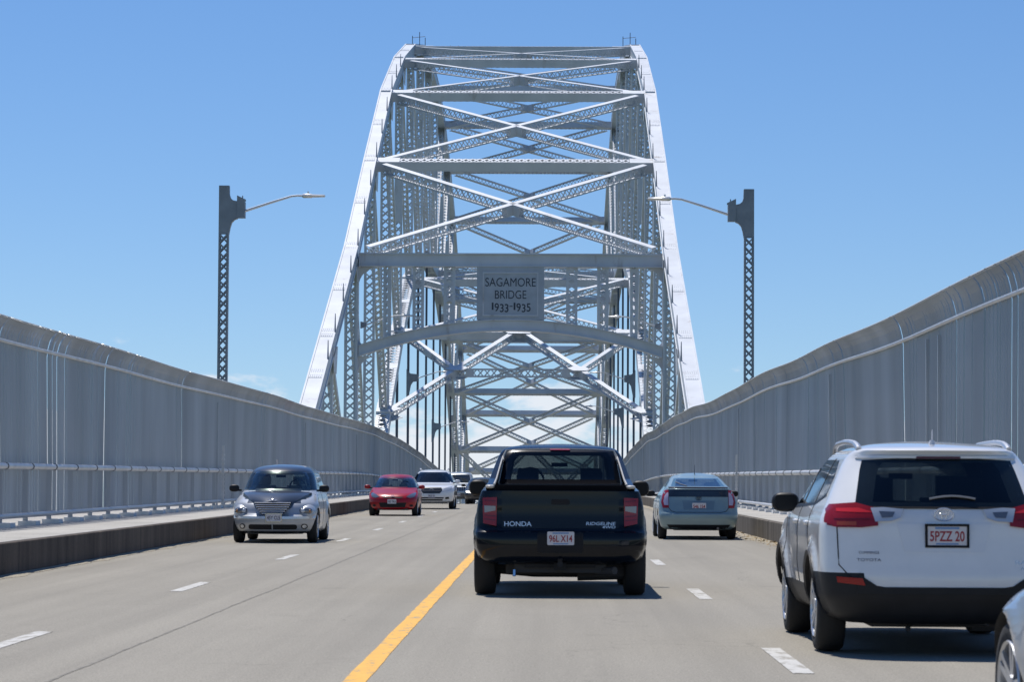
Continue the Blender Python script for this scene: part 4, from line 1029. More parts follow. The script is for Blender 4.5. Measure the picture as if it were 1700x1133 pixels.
for ax in ('left', 'right'):
    for q in rv['side_glass']: glass(car, ax, q, M['glass_dark'], 'side_window', .003)
    patch(car, ax, [(-1.60, 1.22), (-1.0, 1.145), (.92, 1.10), (.92, 1.125), (-1.0, 1.165), (-1.56, 1.245)], .004, .006, M['black_plastic'], 'window_trim')
    patch(car, ax, [(-.975, 1.16), (-.935, 1.16), (-.935, 1.515), (-.975, 1.515)], .005, .006, M['gap'], 'door_pillar')
    patch(car, ax, [(-.10, 1.14), (-.02, 1.14), (-.02, 1.52), (-.10, 1.52)], .005, .006, M['gap'], 'door_pillar')
    seam(car, ax, [(-.06, 1.13), (-.06, .5)]); seam(car, ax, [(-.97, 1.14), (-.97, .9), (-1.12, .72)]); seam(car, ax, [(.95, 1.08), (.95, .5)])
patch(car, 'rear', [(-.64, .645), (-.60, .60), (-.50, .535), (.50, .535), (.60, .60), (.64, .645), (.66, .48), (-.66, .48)], .007, .012, M['black_plastic'], 'bumper_cover')
for ax in ('left', 'right'):
    for wy in rv['axles']:
        rin = [(wy + .400 * math.cos(q), .355 + .400 * math.sin(q)) for q in np.linspace(-.1, math.pi + .1, 26)]
        rout = [(wy + .440 * math.cos(q), .355 + .440 * math.sin(q)) for q in np.linspace(math.pi + .1, -.1, 26)]
        patch(car, ax, rin + rout, .014, .03, M['black_plastic'], 'arch_trim', step=.25)
for s in (-1, 1):
    ls = [(s * .50, 1.00), (s * .62, .985), (s * .80, .985), (s * .87, 1.0), (s * .87, 1.12), (s * .84, 1.16), (s * .66, 1.175), (s * .50, 1.13), (s * .50, 1.09)]
    tl = patch(car, 'rear', ls if s > 0 else ls[::-1], .016, .03, M['lens_red'], 'tail_light')
    for q, mm, nm in (([(s * .53, 1.10), (s * .64, 1.135), (s * .80, 1.13), (s * .80, 1.105), (s * .64, 1.10)], 'lens_bright', 'lens_highlight'), ([(s * .56, 1.045), (s * .82, 1.045), (s * .82, 1.052), (s * .56, 1.052)], 'lens_rib', 'lens_rib'), ([(s * .66, 1.0), (s * .80, 1.0), (s * .80, 1.03), (s * .66, 1.03)], 'lens_amber', 'turn_lens')):
        patch(car, 'rear', q if s > 0 else q[::-1], .0185, .004, M[mm], nm, tl)
    lw = [(s * .30, 1.125), (s * .33, 1.06), (s * .40, 1.035), (s * .52, 1.03), (s * .55, 1.135), (s * .45, 1.14)]
    cl_ = patch(car, 'rear', lw if s > 0 else lw[::-1], .020, .022, M['lens_clear'], 'reversing_light')
    lw2 = [(s * .37, 1.105), (s * .39, 1.065), (s * .47, 1.06), (s * .49, 1.11)]
    patch(car, 'rear', lw2 if s > 0 else lw2[::-1], .023, .006, M['lens_dark'], 'lens', cl_)
    # light wraps onto the flank
    wr_ = [(-2.10, 1.0), (-2.00, 1.02), (-1.96, 1.09), (-2.02, 1.15), (-2.10, 1.155)]
    patch(car, 'left' if s < 0 else 'right', wr_, .016, .03, M['lens_red'], 'light_wrap', tl)
    q = [(s * .60, .545), (s * .80, .565), (s * .81, .61), (s * .62, .60)]
    patch(car, 'rear', q if s > 0 else q[::-1], .012, .02, mat('reflector_red', (.3, .01, .01), .2), 'rear_reflector')
    # roof rails
    mb = MB(); ys = [(-1.66, .0), (-1.58, .022), (-1.4, .048), (-1.1, .062), (-.8, .066), (-.1, .055), (.1, .03), (.18, -.03)]
    mb.tube([Vector((s * (.60 - .02 * abs(a + .8)), a, 1.585 + b)) for a, b in ys], [.024, .026, .024, .022, .022, .022, .02, .02], 8); mb.build('roof_rail', M['alloy'], rt, smooth=True)
    mirror(car, s, .94, .88, 1.15, (.12, .07, .085), M['black_plastic'])
    for hy in (-.85, .10):
        superblob('door_handle', (s * (B.side(hy, 1.0) + .012), hy, 1.0), (.02, .09, .02), WH, rt)
seam(car, 'rear', [(-.80, 1.0), (-.79, .70), (-.72, .62), (-.60, .555), (-.45, .53), (.45, .53), (.60, .555), (.72, .62), (.79, .70), (.80, 1.0)], .010)
patch(car, 'rear', [(-.36, 1.02), (-.30, .80), (.30, .80), (.36, 1.02)], .004, .008, mat('white_recess', (0.70, 0.71, 0.73), .35, coat=1), 'plate_panel')
patch(car, 'rear', [(-.62, 1.515), (.62, 1.515), (.60, 1.535), (-.60, 1.535)], .02, .03, WH, 'spoiler_lip')
patch(car, 'rear', [(-.17, 1.512), (.17, 1.512), (.17, 1.53), (-.17, 1.53)], .024, .01, mat('smoked_lens', (.08, .01, .015), .2), 'brake_light')
number_plate(car, 0.02, .925, False, '5PZZ 20', M['plate_red'], frame=M['gap'], off=.014)
# emblem: interlocked ovals
mb = MB(); ye = B.end(0, 1.08, False) - .012
def ring3(cx, cz, a, b, r=.006, k=24):
    pts = [Vector((cx + a * math.cos(2 * math.pi * i / k), ye, cz + b * math.sin(2 * math.pi * i / k))) for i in range(k + 1)]; mb.tube(pts, r, 6, cap=False)
ring3(0, 1.085, .072, .048, .007); ring3(0, 1.105, .036, .024); ring3(0, 1.083, .020, .044)
mb.build('emblem', M['badge'], rt)
mb = MB(); mb.tube([Vector((-.10 + .25 * i / 6 * 1.4, B.end(.1, 1.21 + .012 * math.sin(i / 6 * 3.1), False) - .018, 1.205 + .022 * math.sin(i / 6 * 3.1))) for i in range(7)], .009, 6); mb.build('wiper', mat('wiper_grey', (.25, .25, .26), .5), rt)
y_l = B.end(.6, .8, False) - .006
letter_on(car, 'rear', 'badge_lettering', 'RAV4', .032, .17, .62, .725, .003, M['badge'], rt); letter_on(car, 'rear', 'badge_lettering', 'AWD', .024, .11, .63, .68, .003, M['badge'], rt)
letter_on(car, 'rear', 'dealer_lettering', 'CUMMINGS', .020, .15, -.57, .795, .003, M['plate_dark'], rt); letter_on(car, 'rear', 'dealer_lettering', 'TOYOTA', .022, .18, -.57, .740, .003, M['plate_dark'], rt)
mb = MB(); mb.tube([(0.0, -1.55, 1.62), (0.0, -1.57, 1.74)], [.006, .004], 6); mb.tube([(0, -1.55, 1.62), (0, -1.55, 1.66)], [.03, .015], 8); mb.build('antenna', mat('antenna_white', (.6, .6, .62), .4), rt)
mb = MB(); mb.tube([(.35, -2.1, .27), (-.1, -1.7, .25), (-.1, -.6, .25)], .035, 8); mb.tube([(.25, -1.9, .27), (.75, -1.9, .27)], .085, 10); mb.tube([(-.25, -1.95, .27), (-.25, -2.05, .20)], .02, 6); mb.build('exhaust', M['interior'], rt)
for s in (-1, 1): seat(car, s * .36, -.05, .64); seat(car, s * .36, -.9, .62)
patch(car, 'rear', [(-.665, 1.128), (.665, 1.128), (.66, 1.145), (-.66, 1.145)], .007, .004, M['gap'], 'window_seal')

# ---- grey blue liftback, from behind
TB = paint('blue_grey_paint', (0.21, 0.30, 0.325), 0.3, 0.4, 0.7)
pr = dict(name='hatchback', label='blue grey hatchback with split rear window and dark tail panel in the right lane', cat='car',
    x=3.36, y=64.0, paint=TB, wheel_r=0.315, wheel_w=0.2, track=1.54, axles=(-1.25, 1.45), rim=M['alloy'], arch=0.045, pan=0.2, nside=48,
    ctrl=[(0.22, .72, -2.05, 2.0), (0.28, .82, -2.18, 2.15), (0.45, .865, -2.235, 2.22), (0.56, .87, -2.235, 2.22), (0.62, .87, -2.18, 2.15), (0.80, .865, -2.12, 1.9), (0.88, .85, -2.10, 1.45), (0.95, .82, -2.09, 1.2), (1.08, .74, -2.06, .95), (1.145, .70, -2.06, .82), (1.165, .685, -1.92, .78),
          (1.25, .63, -1.45, .60), (1.34, .57, -1.00, .40), (1.40, .51, -.70, .20), (1.44, .42, -.4, 0), (1.465, .27, -.2, -.05), (1.475, .03, -.1, -.08)],
    body=dict(rc=(0.36, 0.22), fc=(.7, .6), p=2.2, sm=0.015, bow=(0.05, 0.1)),
    cabin=[([(-.50, 1.19), (.50, 1.19), (.42, 1.33), (-.42, 1.33)], [(-.55, 1.10), (.55, 1.10), (.46, 1.36), (-.46, 1.36)])], cabin_y=(-2.4, 1.3),
    side_glass=[[(-1.35, 1.02), (-.2, .98), (-.2, 1.34), (-.85, 1.32)], [(-.12, .98), (.95, .96), (.25, 1.35), (-.12, 1.35)]])
car = make_car(pr); rt = car['root']; B = car['B']
glass(car, 'rear', [(-.60, 1.175), (.60, 1.175), (.50, 1.345), (.46, 1.36), (-.46, 1.36), (-.50, 1.345)], M['glass'], 'rear_window', .006)
glass(car, 'front', [(-.64, 1.0), (.64, 1.0), (.50, 1.38), (-.50, 1.38)], M['glass'], 'windscreen', .006)
patch(car, 'rear', [(-.67, .945), (.67, .945), (.655, 1.15), (-.655, 1.15)], .006, .008, mat('smoked_panel', (.012, .014, .018), .12, coat=1), 'lower_window')
patch(car, 'rear', [(-.66, 1.15), (.66, 1.15), (.655, 1.165), (-.655, 1.165)], .03, .05, M['black_plastic'], 'spoiler')
for ax in ('left', 'right'):
    for q in pr['side_glass']: glass(car, ax, q, M['glass'], 'side_window', .003)
    seam(car, ax, [(-.16, .96), (-.16, .35)]); seam(car, ax, [(.98, .92), (.98, .35)])
for s in (-1, 1):
    q = [(s * .66, .70), (s * .79, .70), (s * .82, .82), (s * .80, .98), (s * .74, 1.09), (s * .66, 1.10)]
    tl = patch(car, 'rear', q if s > 0 else q[::-1], .012, .03, M['lens_red'], 'tail_light')
    q = [(s * .665, .76), (s * .755, .76), (s * .775, .85), (s * .745, .97), (s * .70, 1.03), (s * .665, 1.04)]
    patch(car, 'rear', q if s > 0 else q[::-1], .017, .012, mat('pale_violet_lens', (.42, .38, .52), .15, coat=1), 'light_centre', tl)
    mirror(car, s, .96, .72, 1.0, (.11, .06, .07), M['black_plastic'])
seam(car, 'rear', [(-.66, 1.1), (-.66, .70), (-.60, .625), (-.5, .60), (.5, .60), (.60, .625), (.66, .70), (.66, 1.1)], .014)
patch(car, 'rear', [(-.36, .86), (-.33, .66), (.33, .66), (.36, .86)], .002, .006, mat('blue_grey_recess', (.16, .235, .28), .4, .35), 'plate_panel')
number_plate(car, 0.01, .735, False, '546 1S4', M['plate_red'], off=.010, frame=None, band=False)
mb = MB(); ye = B.end(0, .92, False) - .012; ring3(0, .91, .060, .040, .007); ring3(0, .925, .03, .02); ring3(0, .91, .017, .036); mb.build('emblem', mat('dark_badge', (.08, .10, .12), .3, .6), rt)
patch(car, 'rear', [(-.62, .23), (.62, .23), (.70, .33), (-.70, .33)], .004, .01, M['black_plastic'], 'bumper_insert')
mb = MB(); mb.tube([(.35, 0 - .2, 1.47), (.0, -.35, 1.60)][:1] + [(.0, -.45, 1.66)], [.01, .004], 5) if False else mb.tube([(0.0, -.35, 1.44), (0.0, -.50, 1.66)], [.010, .005], 5); mb.build('antenna', M['cable'], rt)
mb = MB(); mb.tube([Vector((a, B.end(a, z, False) - .02, z)) for a, z in ((-.25, 1.185), (-.36, 1.215), (-.48, 1.27))], .012, 5); mb.build('wiper', M['cable'], rt)
mb = MB(); mb.tube([(.42, -1.9, .26), (.42, -2.19, .25)], .03, 8); mb.build('exhaust', M['dark_alloy'], rt)
for s in (-1, 1): seat(car, s * .35, .0, .50); seat(car, s * .35, -.75, .52)

# ---- two-tone retro hatchback coming towards us
SV = paint('silver_paint', (0.42, 0.44, 0.47), 0.35, 0.4, 0.6); DK = paint('dark_grey_paint', (0.022, 0.026, 0.034), 0.1, 0.3, 0.6)
pt = dict(name='retro_car', label='two-tone retro car, dark roof and bonnet over silver sides, coming along the left kerb', cat='car',
    x=-5.52, y=58.6, rz=math.pi, paint=SV, wheel_r=0.33, wheel_w=0.21, track=1.50, axles=(-1.32, 1.30), rim=M['alloy'], arch=0.05, pan=0.2, nside=48,
    ctrl=[(0.18, .68, -2.0, 1.95), (0.24, .79, -2.08, 2.08), (0.40, .835, -2.12, 2.16), (0.55, .85, -2.12, 2.16), (0.575, .85, -2.08, 2.06), (0.70, .85, -2.05, 2.02), (0.80, .84, -2.02, 1.95), (0.88, .825, -2.0, 1.75), (0.97, .80, -1.98, 1.30), (1.03, .775, -1.95, 1.08), (1.06, .76, -1.94, 1.0),
          (1.20, .725, -1.88, .84), (1.36, .675, -1.75, .66), (1.46, .63, -1.6, .54), (1.52, .575, -1.4, .40), (1.56, .49, -1.1, .2), (1.585, .34, -.8, -.1), (1.60, .03, -.5, -.3)],
    body=dict(rc=(0.5, 0.35), fc=(.66, .55), p=2.1, sm=0.02, flare=((-1.32, .34, .42, .03), (1.30, .34, .42, .03)), bow=(0.05, 0.12)),
    cabin=[([(-.45, 1.12), (.45, 1.12), (.40, 1.38), (-.40, 1.38)], [(-.56, 1.09), (.56, 1.09), (.47, 1.41), (-.47, 1.41)])], cabin_y=(-2.2, 1.4),
    side_glass=[[(-1.45, 1.10), (-.25, 1.08), (-.25, 1.42), (-1.25, 1.38)], [(-.17, 1.08), (.85, 1.06), (.55, 1.40), (-.17, 1.43)]])
car = make_car(pt); rt = car['root']; B = car['B']
bo = [c_ for c_ in rt.children if c_.name.startswith('body')][0]
bo.data.materials.append(DK); di = len(bo.data.materials) - 1
for p_ in bo.data.polygons:
    x_, y_, z_ = p_.center
    if p_.material_index == 0 and (z_ > 1.05 or (y_ > .9 and z_ > .80 + 0.0 * abs(x_) and abs(x_) < .62 - 0.4 * max(0, y_ - 1.5))): p_.material_index = di
glass(car, 'front', [(-.64, 1.05), (.64, 1.05), (.60, 1.30), (.52, 1.43), (.44, 1.455), (-.44, 1.455), (-.52, 1.43), (-.60, 1.30)], M['glass'], 'windscreen', .006)
glass(car, 'rear', [(-.5, 1.1), (.5, 1.1), (.45, 1.4), (-.45, 1.4)], M['glass'], 'rear_window', .006)
for ax in ('left', 'right'):
    for q in pt['side_glass']: glass(car, ax, q, M['glass'], 'side_window', .003)
    seam(car, ax, [(-.21, 1.06), (-.21, .35)]); seam(car, ax, [(.85, 1.03), (.85, .35)])
# bonnet: domed centre running down to the grille
mb = MB(); v = []; f = []; nu_, nv_ = 16, 14
for i in range(nv_ + 1):
    t = i / nv_; y = 1.02 + t * 1.10; hw = .70 * (1 - .52 * t ** 1.5); zc = 1.060 - .03 * t - .19 * t ** 2.4
    for j in range(nu_ + 1):
        u = -1 + 2 * j / nu_; v.append(Vector((u * hw, y - 0.10 * t * u * u, zc - .045 * abs(u) ** 2.4 * (1 + 1.2 * t))))
for i in range(nv_):
    for j in range(nu_): a = i * (nu_ + 1) + j; f.append((a, a + 1, a + nu_ + 2, a + nu_ + 1))
mb.add(v, f)
# skirt
n0 = mb.n; 
for i in range(nv_ + 1):
    for j in (0, nu_): q = v[i * (nu_ + 1) + j]; mb.v.append(Vector((q.x * 1.02, q.y, q.z - .05)))
mb.n = len(mb.v)
for i in range(nv_):
    a = i * (nu_ + 1); b = n0 + 2 * i; mb.f.append((a, a + nu_ + 1, b + 2, b)); a2 = a + nu_; mb.f.append((a2 + nu_ + 1, a2, b + 1, b + 3))
mb.build('bonnet', DK, rt, smooth=True, sharp=40)
# grille: tall, narrowing, chrome bars
mb = MB()
mb.prism([(-.37, .83), (.37, .83), (.33, .72), (.20, .585), (-.20, .585), (-.33, .72)], lambda a, b, t: Vector((a, 2.11 - .25 * a * a + t + (.70 - b) * .12, b)), -.25, 0.0); gr = mb.build('grille', M['matte'], rt)
mb = MB()
for k in range(6):
    z = .60 + k * .043; hw = np.interp(z, [.585, .72, .83], [.20, .33, .37])
    pts = [Vector((a, 2.140 - .25 * a * a + (.70 - z) * .12, z)) for a in np.linspace(-hw, hw, 9)]; mb.tube(pts, .012, 6)
mb.build('grille_bars', mat('satin_chrome', (.78, .78, .79), .45, .5), gr)
mb = MB(); 
for s in (-1, 1): mb.tube([(0, 2.10, .86), (s * .05, 2.10, .875), (s * .11, 2.08, .872)], [.014, .012, .004], 6)
mb.tube([(0, 2.10, .845), (0, 2.13, .89)], .018, 8); mb.build('emblem', M['chrome'], rt)
for s in (-1, 1):
    # bulging front fender with its headlight
    superblob('front_fender', (s * .630, 1.30, .575), (.220, .63, .245), SV, rt, 2.4, 28, 18)
    h = superblob('headlight', (s * .645, 1.845, .650), (.150, .105, .075), M['lens_dark'], rt, 2.2, 18, 12)
    superblob('bulb_cup', (s * .60, 1.915, .650), (.055, .045, .045), M['lens_clear'], h, 2)
    superblob('amber_lens', (s * .735, 1.90, .650), (.025, .05, .035), mat('amber_lens', (.35, .16, .05), .2), h, 2)
    fg = patch(car, 'front', ellipse(s * .63, .335, .062, .055), .006, .02, M['gap'], 'fog_lamp'); patch(car, 'front', ellipse(s * .63, .335, .042, .036), .012, .01, M['lens_clear'], 'lens', fg)
    mirror(car, s, .93, .72, 1.10, (.105, .06, .075), M['black_plastic'])
patch(car, 'front', [(-.83, .49), (.83, .49), (.835, .575), (-.835, .575)], .035, .05, mat('bumper_sunlit_silver', (.62, .64, .67), .25, .5, coat=1), 'bumper_lip')  # chrome-like strip, made paler to paint in its sunlit top
patch(car, 'front', rrect(-.49, .49, .275, .375, .04), .004, .02, M['gap'], 'lower_grille'); patch(car, 'front', rrect(-.012, .012, .27, .38, .005), .012, .01, SV, 'grille_bar')
patch(car, 'front', [(-.72, .20), (.72, .20), (.74, .235), (-.74, .235)], .006, .01, M['black_plastic'], 'chin_strip')
number_plate(car, -.03, .515, True, '45Y CL5', M['plate_dark'], off=.03, frame=M['chrome'], band=False)
for s in (-1, 1): seat(car, s * .36, .15, .60)
mb = MB(); mb.tube([(0.2, -.9, 1.58), (.22, -1.05, 1.70)], .01, 5); mb.build('antenna', M['cable'], rt)

# ---- red hatchback
RD = paint('red_paint', (0.33, 0.004, 0.012), 0.05, 0.3, 0.35, 0.3)
rd = dict(name='hatchback', label='bright red hatchback coming towards us in the left lane', cat='car',
    x=-5.30, y=98.6, rz=math.pi, paint=RD, wheel_r=0.31, wheel_w=0.2, track=1.48, axles=(-1.25, 1.28), rim=M['alloy'], arch=0.045, pan=0.2, nside=40,
    ctrl=[(0.20, .68, -1.9, 1.9), (0.27, .80, -2.0, 2.02), (0.45, .845, -2.03, 2.06), (0.60, .85, -2.03, 2.03), (0.70, .85, -2.0, 1.93), (0.78, .84, -1.98, 1.75), (0.88, .82, -1.95, 1.30), (0.94, .80, -1.93, 1.05), (0.98, .77, -1.9, .95),
          (1.15, .69, -1.8, .70), (1.30, .61, -1.65, .42), (1.38, .54, -1.5, .25), (1.42, .45, -1.2, .1), (1.44, .3, -.9, -.1), (1.45, .03, -.6, -.3)],
    body=dict(rc=(0.5, 0.35), fc=(.66, .5), p=2.1, sm=0.02, bow=(0.05, 0.14)),
    cabin=[([(-.42, 1.02), (.42, 1.02), (.38, 1.28), (-.38, 1.28)], [(-.55, 1.0), (.55, 1.0), (.46, 1.30), (-.46, 1.30)])], cabin_y=(-2.2, 1.3),
    side_glass=[[(-1.2, 1.0), (-.2, .98), (-.2, 1.30), (-1.0, 1.28)], [(-.12, .98), (.85, .97), (.35, 1.30), (-.12, 1.31)]])
def glazed(car, spec, ws, rw, gm=None):
    gm = gm or M['glass']
    glass(car, 'front', ws, gm, 'windscreen', .006); glass(car, 'rear', rw, gm, 'rear_window', .006)
    for ax in ('left', 'right'):
        for q in spec['side_glass']: glass(car, ax, q, gm, 'side_window', .003)
        seam(car, ax, [(-.16, .96), (-.16, .35)]); seam(car, ax, [(.9, .92), (.9, .35)])
car = make_car(rd); rt = car['root']; B = car['B']
glazed(car, rd, [(-.67, .97), (.67, .97), (.56, 1.33), (.5, 1.355), (-.5, 1.355), (-.56, 1.33)], [(-.5, 1.0), (.5, 1.0), (.43, 1.3), (-.43, 1.3)])
for s in (-1, 1):
    q = [(s * .46, .66), (s * .60, .62), (s * .74, .66), (s * .80, .80), (s * .74, .81), (s * .58, .75)]
    patch(car, 'front', q if s > 0 else q[::-1], .012, .03, M['lens_dark'], 'headlight', step=.03)
    patch(car, 'front', ellipse(s * .64, .36, .06, .04), .006, .02, M['gap'], 'fog_lamp')
    mirror(car, s, .95, .70, 1.00, (.11, .06, .07), RD)
patch(car, 'front', [(-.30, .62), (.30, .62), (.38, .665), (-.38, .665)], .006, .02, M['gap'], 'grille')
patch(car, 'front', [(-.42, .30), (.42, .30), (.48, .46), (-.48, .46)], .006, .02, M['gap'], 'lower_grille')
mb = MB(); mb.tube([Vector((.055 * math.cos(q), B.end(0, .68, True) + .02, .68 + .034 * math.sin(q))) for q in np.linspace(0, 2 * math.pi, 17)], .009, 6); ye = B.end(0, .68, True) + .02
mb.tube([(-.018, ye, .656), (-.03, ye, .70)], .007, 5); mb.tube([(.03, ye, .656), (.018, ye, .70)], .007, 5); mb.tube([(-.024, ye, .675), (.024, ye, .682)], .006, 5); mb.build('emblem', M['chrome'], rt)
number_plate(car, 0.02, .50, True, '182 TK6', M['plate_dark'], off=.02, band=False)
for s in (-1, 1): seat(car, s * .36, .1, .52)

# ---- white crossover
wx = dict(name='crossover', label='white crossover following right behind the red hatchback', cat='car',
    x=-4.82, y=120.0, rz=math.pi, paint=WH, wheel_r=0.36, wheel_w=0.23, track=1.62, axles=(-1.38, 1.36), rim=M['alloy'], arch=0.05, pan=0.24, nside=40,
    ctrl=[(0.26, .74, -2.2, 2.15), (0.34, .88, -2.3, 2.3), (0.55, .93, -2.35, 2.36), (0.75, .94, -2.35, 2.34), (0.92, .94, -2.3, 2.2), (1.00, .93, -2.28, 1.9), (1.08, .90, -2.25, 1.35), (1.14, .87, -2.2, 1.15),
          (1.30, .80, -2.05, .90), (1.48, .71, -1.85, .60), (1.58, .64, -1.7, .42), (1.63, .55, -1.5, .25), (1.66, .40, -1.2, .0), (1.675, .25, -.9, -.2), (1.68, .03, -.6, -.4)],
    body=dict(rc=(0.5, 0.35), fc=(.6, .4), p=2.3, sm=0.02, bow=(0.05, 0.12)),
    cabin=[([(-.50, 1.16), (.50, 1.16), (.42, 1.50), (-.42, 1.50)], [(-.60, 1.14), (.60, 1.14), (.50, 1.50), (-.50, 1.50)])], cabin_y=(-2.6, 1.5),
    side_glass=[[(-1.5, 1.16), (-.2, 1.14), (-.2, 1.50), (-1.25, 1.48)], [(-.12, 1.14), (.95, 1.12), (.50, 1.49), (-.12, 1.50)]])
car = make_car(wx); rt = car['root']; B = car['B']
glazed(car, wx, [(-.74, 1.12), (.74, 1.12), (.62, 1.52), (.55, 1.565), (-.55, 1.565), (-.62, 1.52)], [(-.5, 1.16), (.5, 1.16), (.43, 1.5), (-.43, 1.5)], M['glass_dark'])
gr = patch(car, 'front', [(-.40, .92), (-.46, .80), (-.34, .66), (.34, .66), (.46, .80), (.40, .92)], .008, .03, mat('grille_blue_black', (.02, .03, .05), .3), 'grille')
mb = MB()
for z in (.71, .77, .83, .88): mb.tube([Vector((a, B.end(a, z, True) + .012, z)) for a in np.linspace(-.40, .40, 7)], .010, 5)
mb.build('grille_bars', M['dark_alloy'], gr)
mb = MB(); mb.tube([Vector((.07 * math.cos(q), B.end(0, .82, True) + .03, .82 + .05 * math.sin(q))) for q in np.linspace(0, 2 * math.pi, 17)], .009, 6); mb.build('emblem', M['chrome'], rt)
for s in (-1, 1):
    q = [(s * .47, .76), (s * .62, .78), (s * .84, .88), (s * .85, .97), (s * .70, .94), (s * .50, .86)]
    patch(car, 'front', q if s > 0 else q[::-1], .012, .03, M['lens_clear'], 'headlight', step=.03)
    q = [(s * .58, .42), (s * .74, .44), (s * .72, .52), (s * .58, .50)]; patch(car, 'front', q if s > 0 else q[::-1], .008, .02, M['gap'], 'fog_lamp')
    mirror(car, s, 1.04, .85, 1.16, (.12, .06, .08), WH)
    mb = MB(); mb.tube([(s * .58, -1.5, 1.64), (s * .60, -1.4, 1.71), (s * .60, -.3, 1.71), (s * .58, -.1, 1.66)], .02, 6); mb.build('roof_rail', M['alloy'], rt)
patch(car, 'front', [(-.45, .36), (.45, .36), (.52, .50), (-.52, .50)], .006, .02, M['gap'], 'lower_grille'); patch(car, 'front', [(-.48, .42), (.48, .42), (.49, .445), (-.49, .445)], .014, .01, WH, 'grille_bar')
number_plate(car, 0, .56, True, '7KD 31', M['plate_dark'], off=.03, band=False, w_=.30)
for s in (-1, 1): seat(car, s * .38, .1, .62)

# ---- silver off-roader further back
JP = paint('pale_silver_paint', (0.42, 0.45, 0.48), 0.5, 0.3)
jp = dict(name='off_road_car', label='silver off-road car with upright slotted grille, partly hidden behind the white crossover', cat='car',
    x=-4.93, y=158.0, rz=math.pi, paint=JP, wheel_r=0.37, wheel_w=0.24, track=1.56, axles=(-1.3, 1.3), rim=M['dark_alloy'], arch=0.07, pan=0.28, nside=30, dz=.07,
    ctrl=[(0.34, .78, -2.1, 2.05), (0.45, .88, -2.2, 2.2), (0.70, .92, -2.2, 2.2), (0.95, .92, -2.2, 2.1), (1.05, .90, -2.2, 1.9), (1.12, .87, -2.2, 1.0), (1.18, .85, -2.18, .92), (1.45, .76, -2.1, .62), (1.68, .68, -2.0, .40), (1.75, .58, -1.85, .2), (1.78, .35, -1.5, 0), (1.79, .03, -1, -.4)],
    body=dict(rc=(0.25, 0.15), fc=(.3, .18), p=2.4, sm=0.02, bow=(0.03, 0.05)), side_glass=[])
car = make_car(jp); rt = car['root']; B = car['B']
DG = mat('dark_window', (.02, .025, .03), .08, coat=1)
patch(car, 'front', [(-.70, 1.18), (.70, 1.18), (.60, 1.64), (-.60, 1.64)], .008, .01, DG, 'windscreen')
for ax in ('left', 'right'): patch(car, ax, [(-1.9, 1.2), (.6, 1.2), (.35, 1.6), (-1.8, 1.6)], .006, .01, DG, 'side_window')
gr = patch(car, 'front', rrect(-.45, .45, .70, .98, .04), .006, .02, JP, 'grille')
for k in range(7): patch(car, 'front', rrect(-.40 + k * .118, -.33 + k * .118, .73, .95, .02), .012, .008, M['gap'], 'grille_slot', gr)
for s in (-1, 1):
    patch(car, 'front', ellipse(s * .62, .86, .11, .10), .02, .04, M['lens_clear'], 'headlight', step=.03)
    mirror(car, s, 1.0, .75, 1.25, (.11, .06, .09), M['black_plastic'])
patch(car, 'front', [(-.85, .44), (.85, .44), (.85, .60), (-.85, .60)], .05, .06, M['dark_alloy'], 'bumper')
number_plate(car, 0, .52, True, '2GR 58', M['plate_dark'], off=.06, band=False)

# ---- dark saloon almost hidden by the pickup
ds = dict(name='saloon_car', label='dark saloon with a lit headlight, mostly hidden behind the black pickup truck', cat='car',
    x=-3.35, y=146.5, rz=math.pi, paint=DK, wheel_r=0.32, wheel_w=0.2, track=1.5, axles=(-1.35, 1.3), rim=M['dark_alloy'], arch=0.05, pan=0.22, nside=30, dz=.07,
    ctrl=[(0.22, .72, -2.2, 2.05), (0.30, .84, -2.3, 2.2), (0.5, .88, -2.32, 2.25), (0.68, .88, -2.3, 2.15), (0.80, .87, -2.25, 1.8), (0.88, .85, -2.1, 1.3), (0.95, .80, -1.8, 1.0), (1.12, .72, -1.4, .75), (1.32, .60, -.95, .35), (1.38, .45, -.7, .1), (1.40, .03, -.4, -.1)],
    body=dict(rc=(0.4, 0.3), fc=(.6, .45), p=2.2, sm=0.02, bow=(0.03, 0.1)), side_glass=[])
car = make_car(ds); rt = car['root']; B = car['B']
patch(car, 'front', [(-.66, .95), (.66, .95), (.54, 1.32), (-.54, 1.32)], .008, .01, DG, 'windscreen')
patch(car, 'front', rrect(-.4, .4, .40, .62, .04), .006, .02, M['gap'], 'grille')
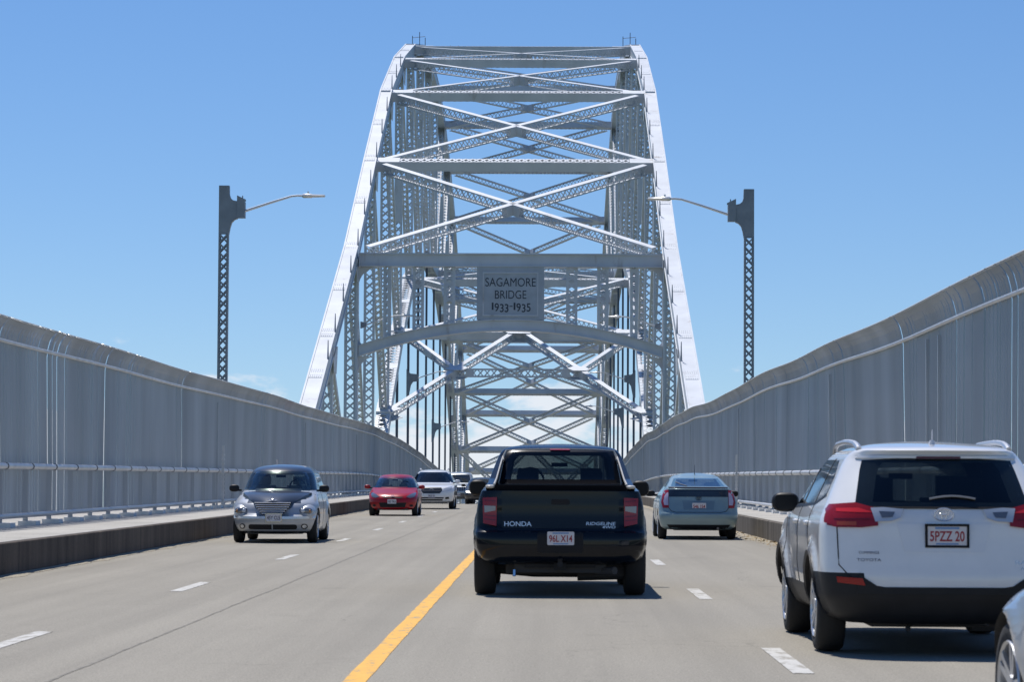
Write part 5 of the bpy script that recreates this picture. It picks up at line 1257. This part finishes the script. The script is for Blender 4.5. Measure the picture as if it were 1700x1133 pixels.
for s in (-1, 1):
    q = [(s * .55, .58), (s * .80, .62), (s * .80, .70), (s * .55, .68)]
    patch(car, 'front', q if s > 0 else q[::-1], .012, .03, M['light_on'], 'headlight', step=.03); mirror(car, s, .97, .7, .98, (.11, .06, .07), M['black_plastic'])

# ---- pale silver-blue car at the right edge: only its front wing shows
LB = paint('pale_blue_silver_paint', (0.44, 0.49, 0.56), 0.45, 0.3)
sb_ = dict(name='saloon_car', label='pale silver blue car cut off by the right edge, only front wing and wheel showing', cat='car',
    x=3.26, y=12.70, rz=R(4), paint=LB, wheel_r=0.33, wheel_w=0.21, track=1.54, axles=(-1.35, 1.35), rim=M['alloy'], arch=0.05, pan=0.2, nside=64,
    ctrl=[(0.20, .70, -2.2, 2.0), (0.28, .84, -2.3, 2.15), (0.48, .90, -2.32, 2.22), (0.62, .905, -2.3, 2.18), (0.70, .90, -2.3, 2.05), (0.78, .885, -2.25, 1.85), (0.86, .86, -2.2, 1.50), (0.93, .82, -2.1, 1.15), (0.98, .79, -2.0, 1.0), (1.2, .70, -1.5, .6), (1.36, .60, -1.1, .3), (1.42, .48, -.8, .1), (1.45, .03, -.4, -.2)],
    body=dict(rc=(0.5, 0.35), fc=(.62, .62), p=2.1, sm=0.025, flare=((1.35, .33, .40, .02), (-1.35, .33, .40, .02)), bow=(0.05, 0.14)), side_glass=[])
car = make_car(sb_); rt = car['root']; B = car['B']
patch(car, 'front', [(-.66, .99), (.66, .99), (.54, 1.32), (-.54, 1.32)], .008, .01, DG, 'windscreen')
for ax in ('left', 'right'):
    patch(car, ax, [(-1.4, 1.0), (.75, 1.0), (.3, 1.32), (-1.0, 1.32)], .006, .01, DG, 'side_window'); seam(car, ax, [(.82, .95), (.82, .35)])
for s in (-1, 1):
    q = [(s * .55, .60), (s * .80, .62), (s * .84, .74), (s * .6, .72)]; patch(car, 'front', q if s > 0 else q[::-1], .01, .03, M['lens_clear'], 'headlight', step=.03)
    mirror(car, s, .93, .20, 1.02, (.09, .06, .07), LB)
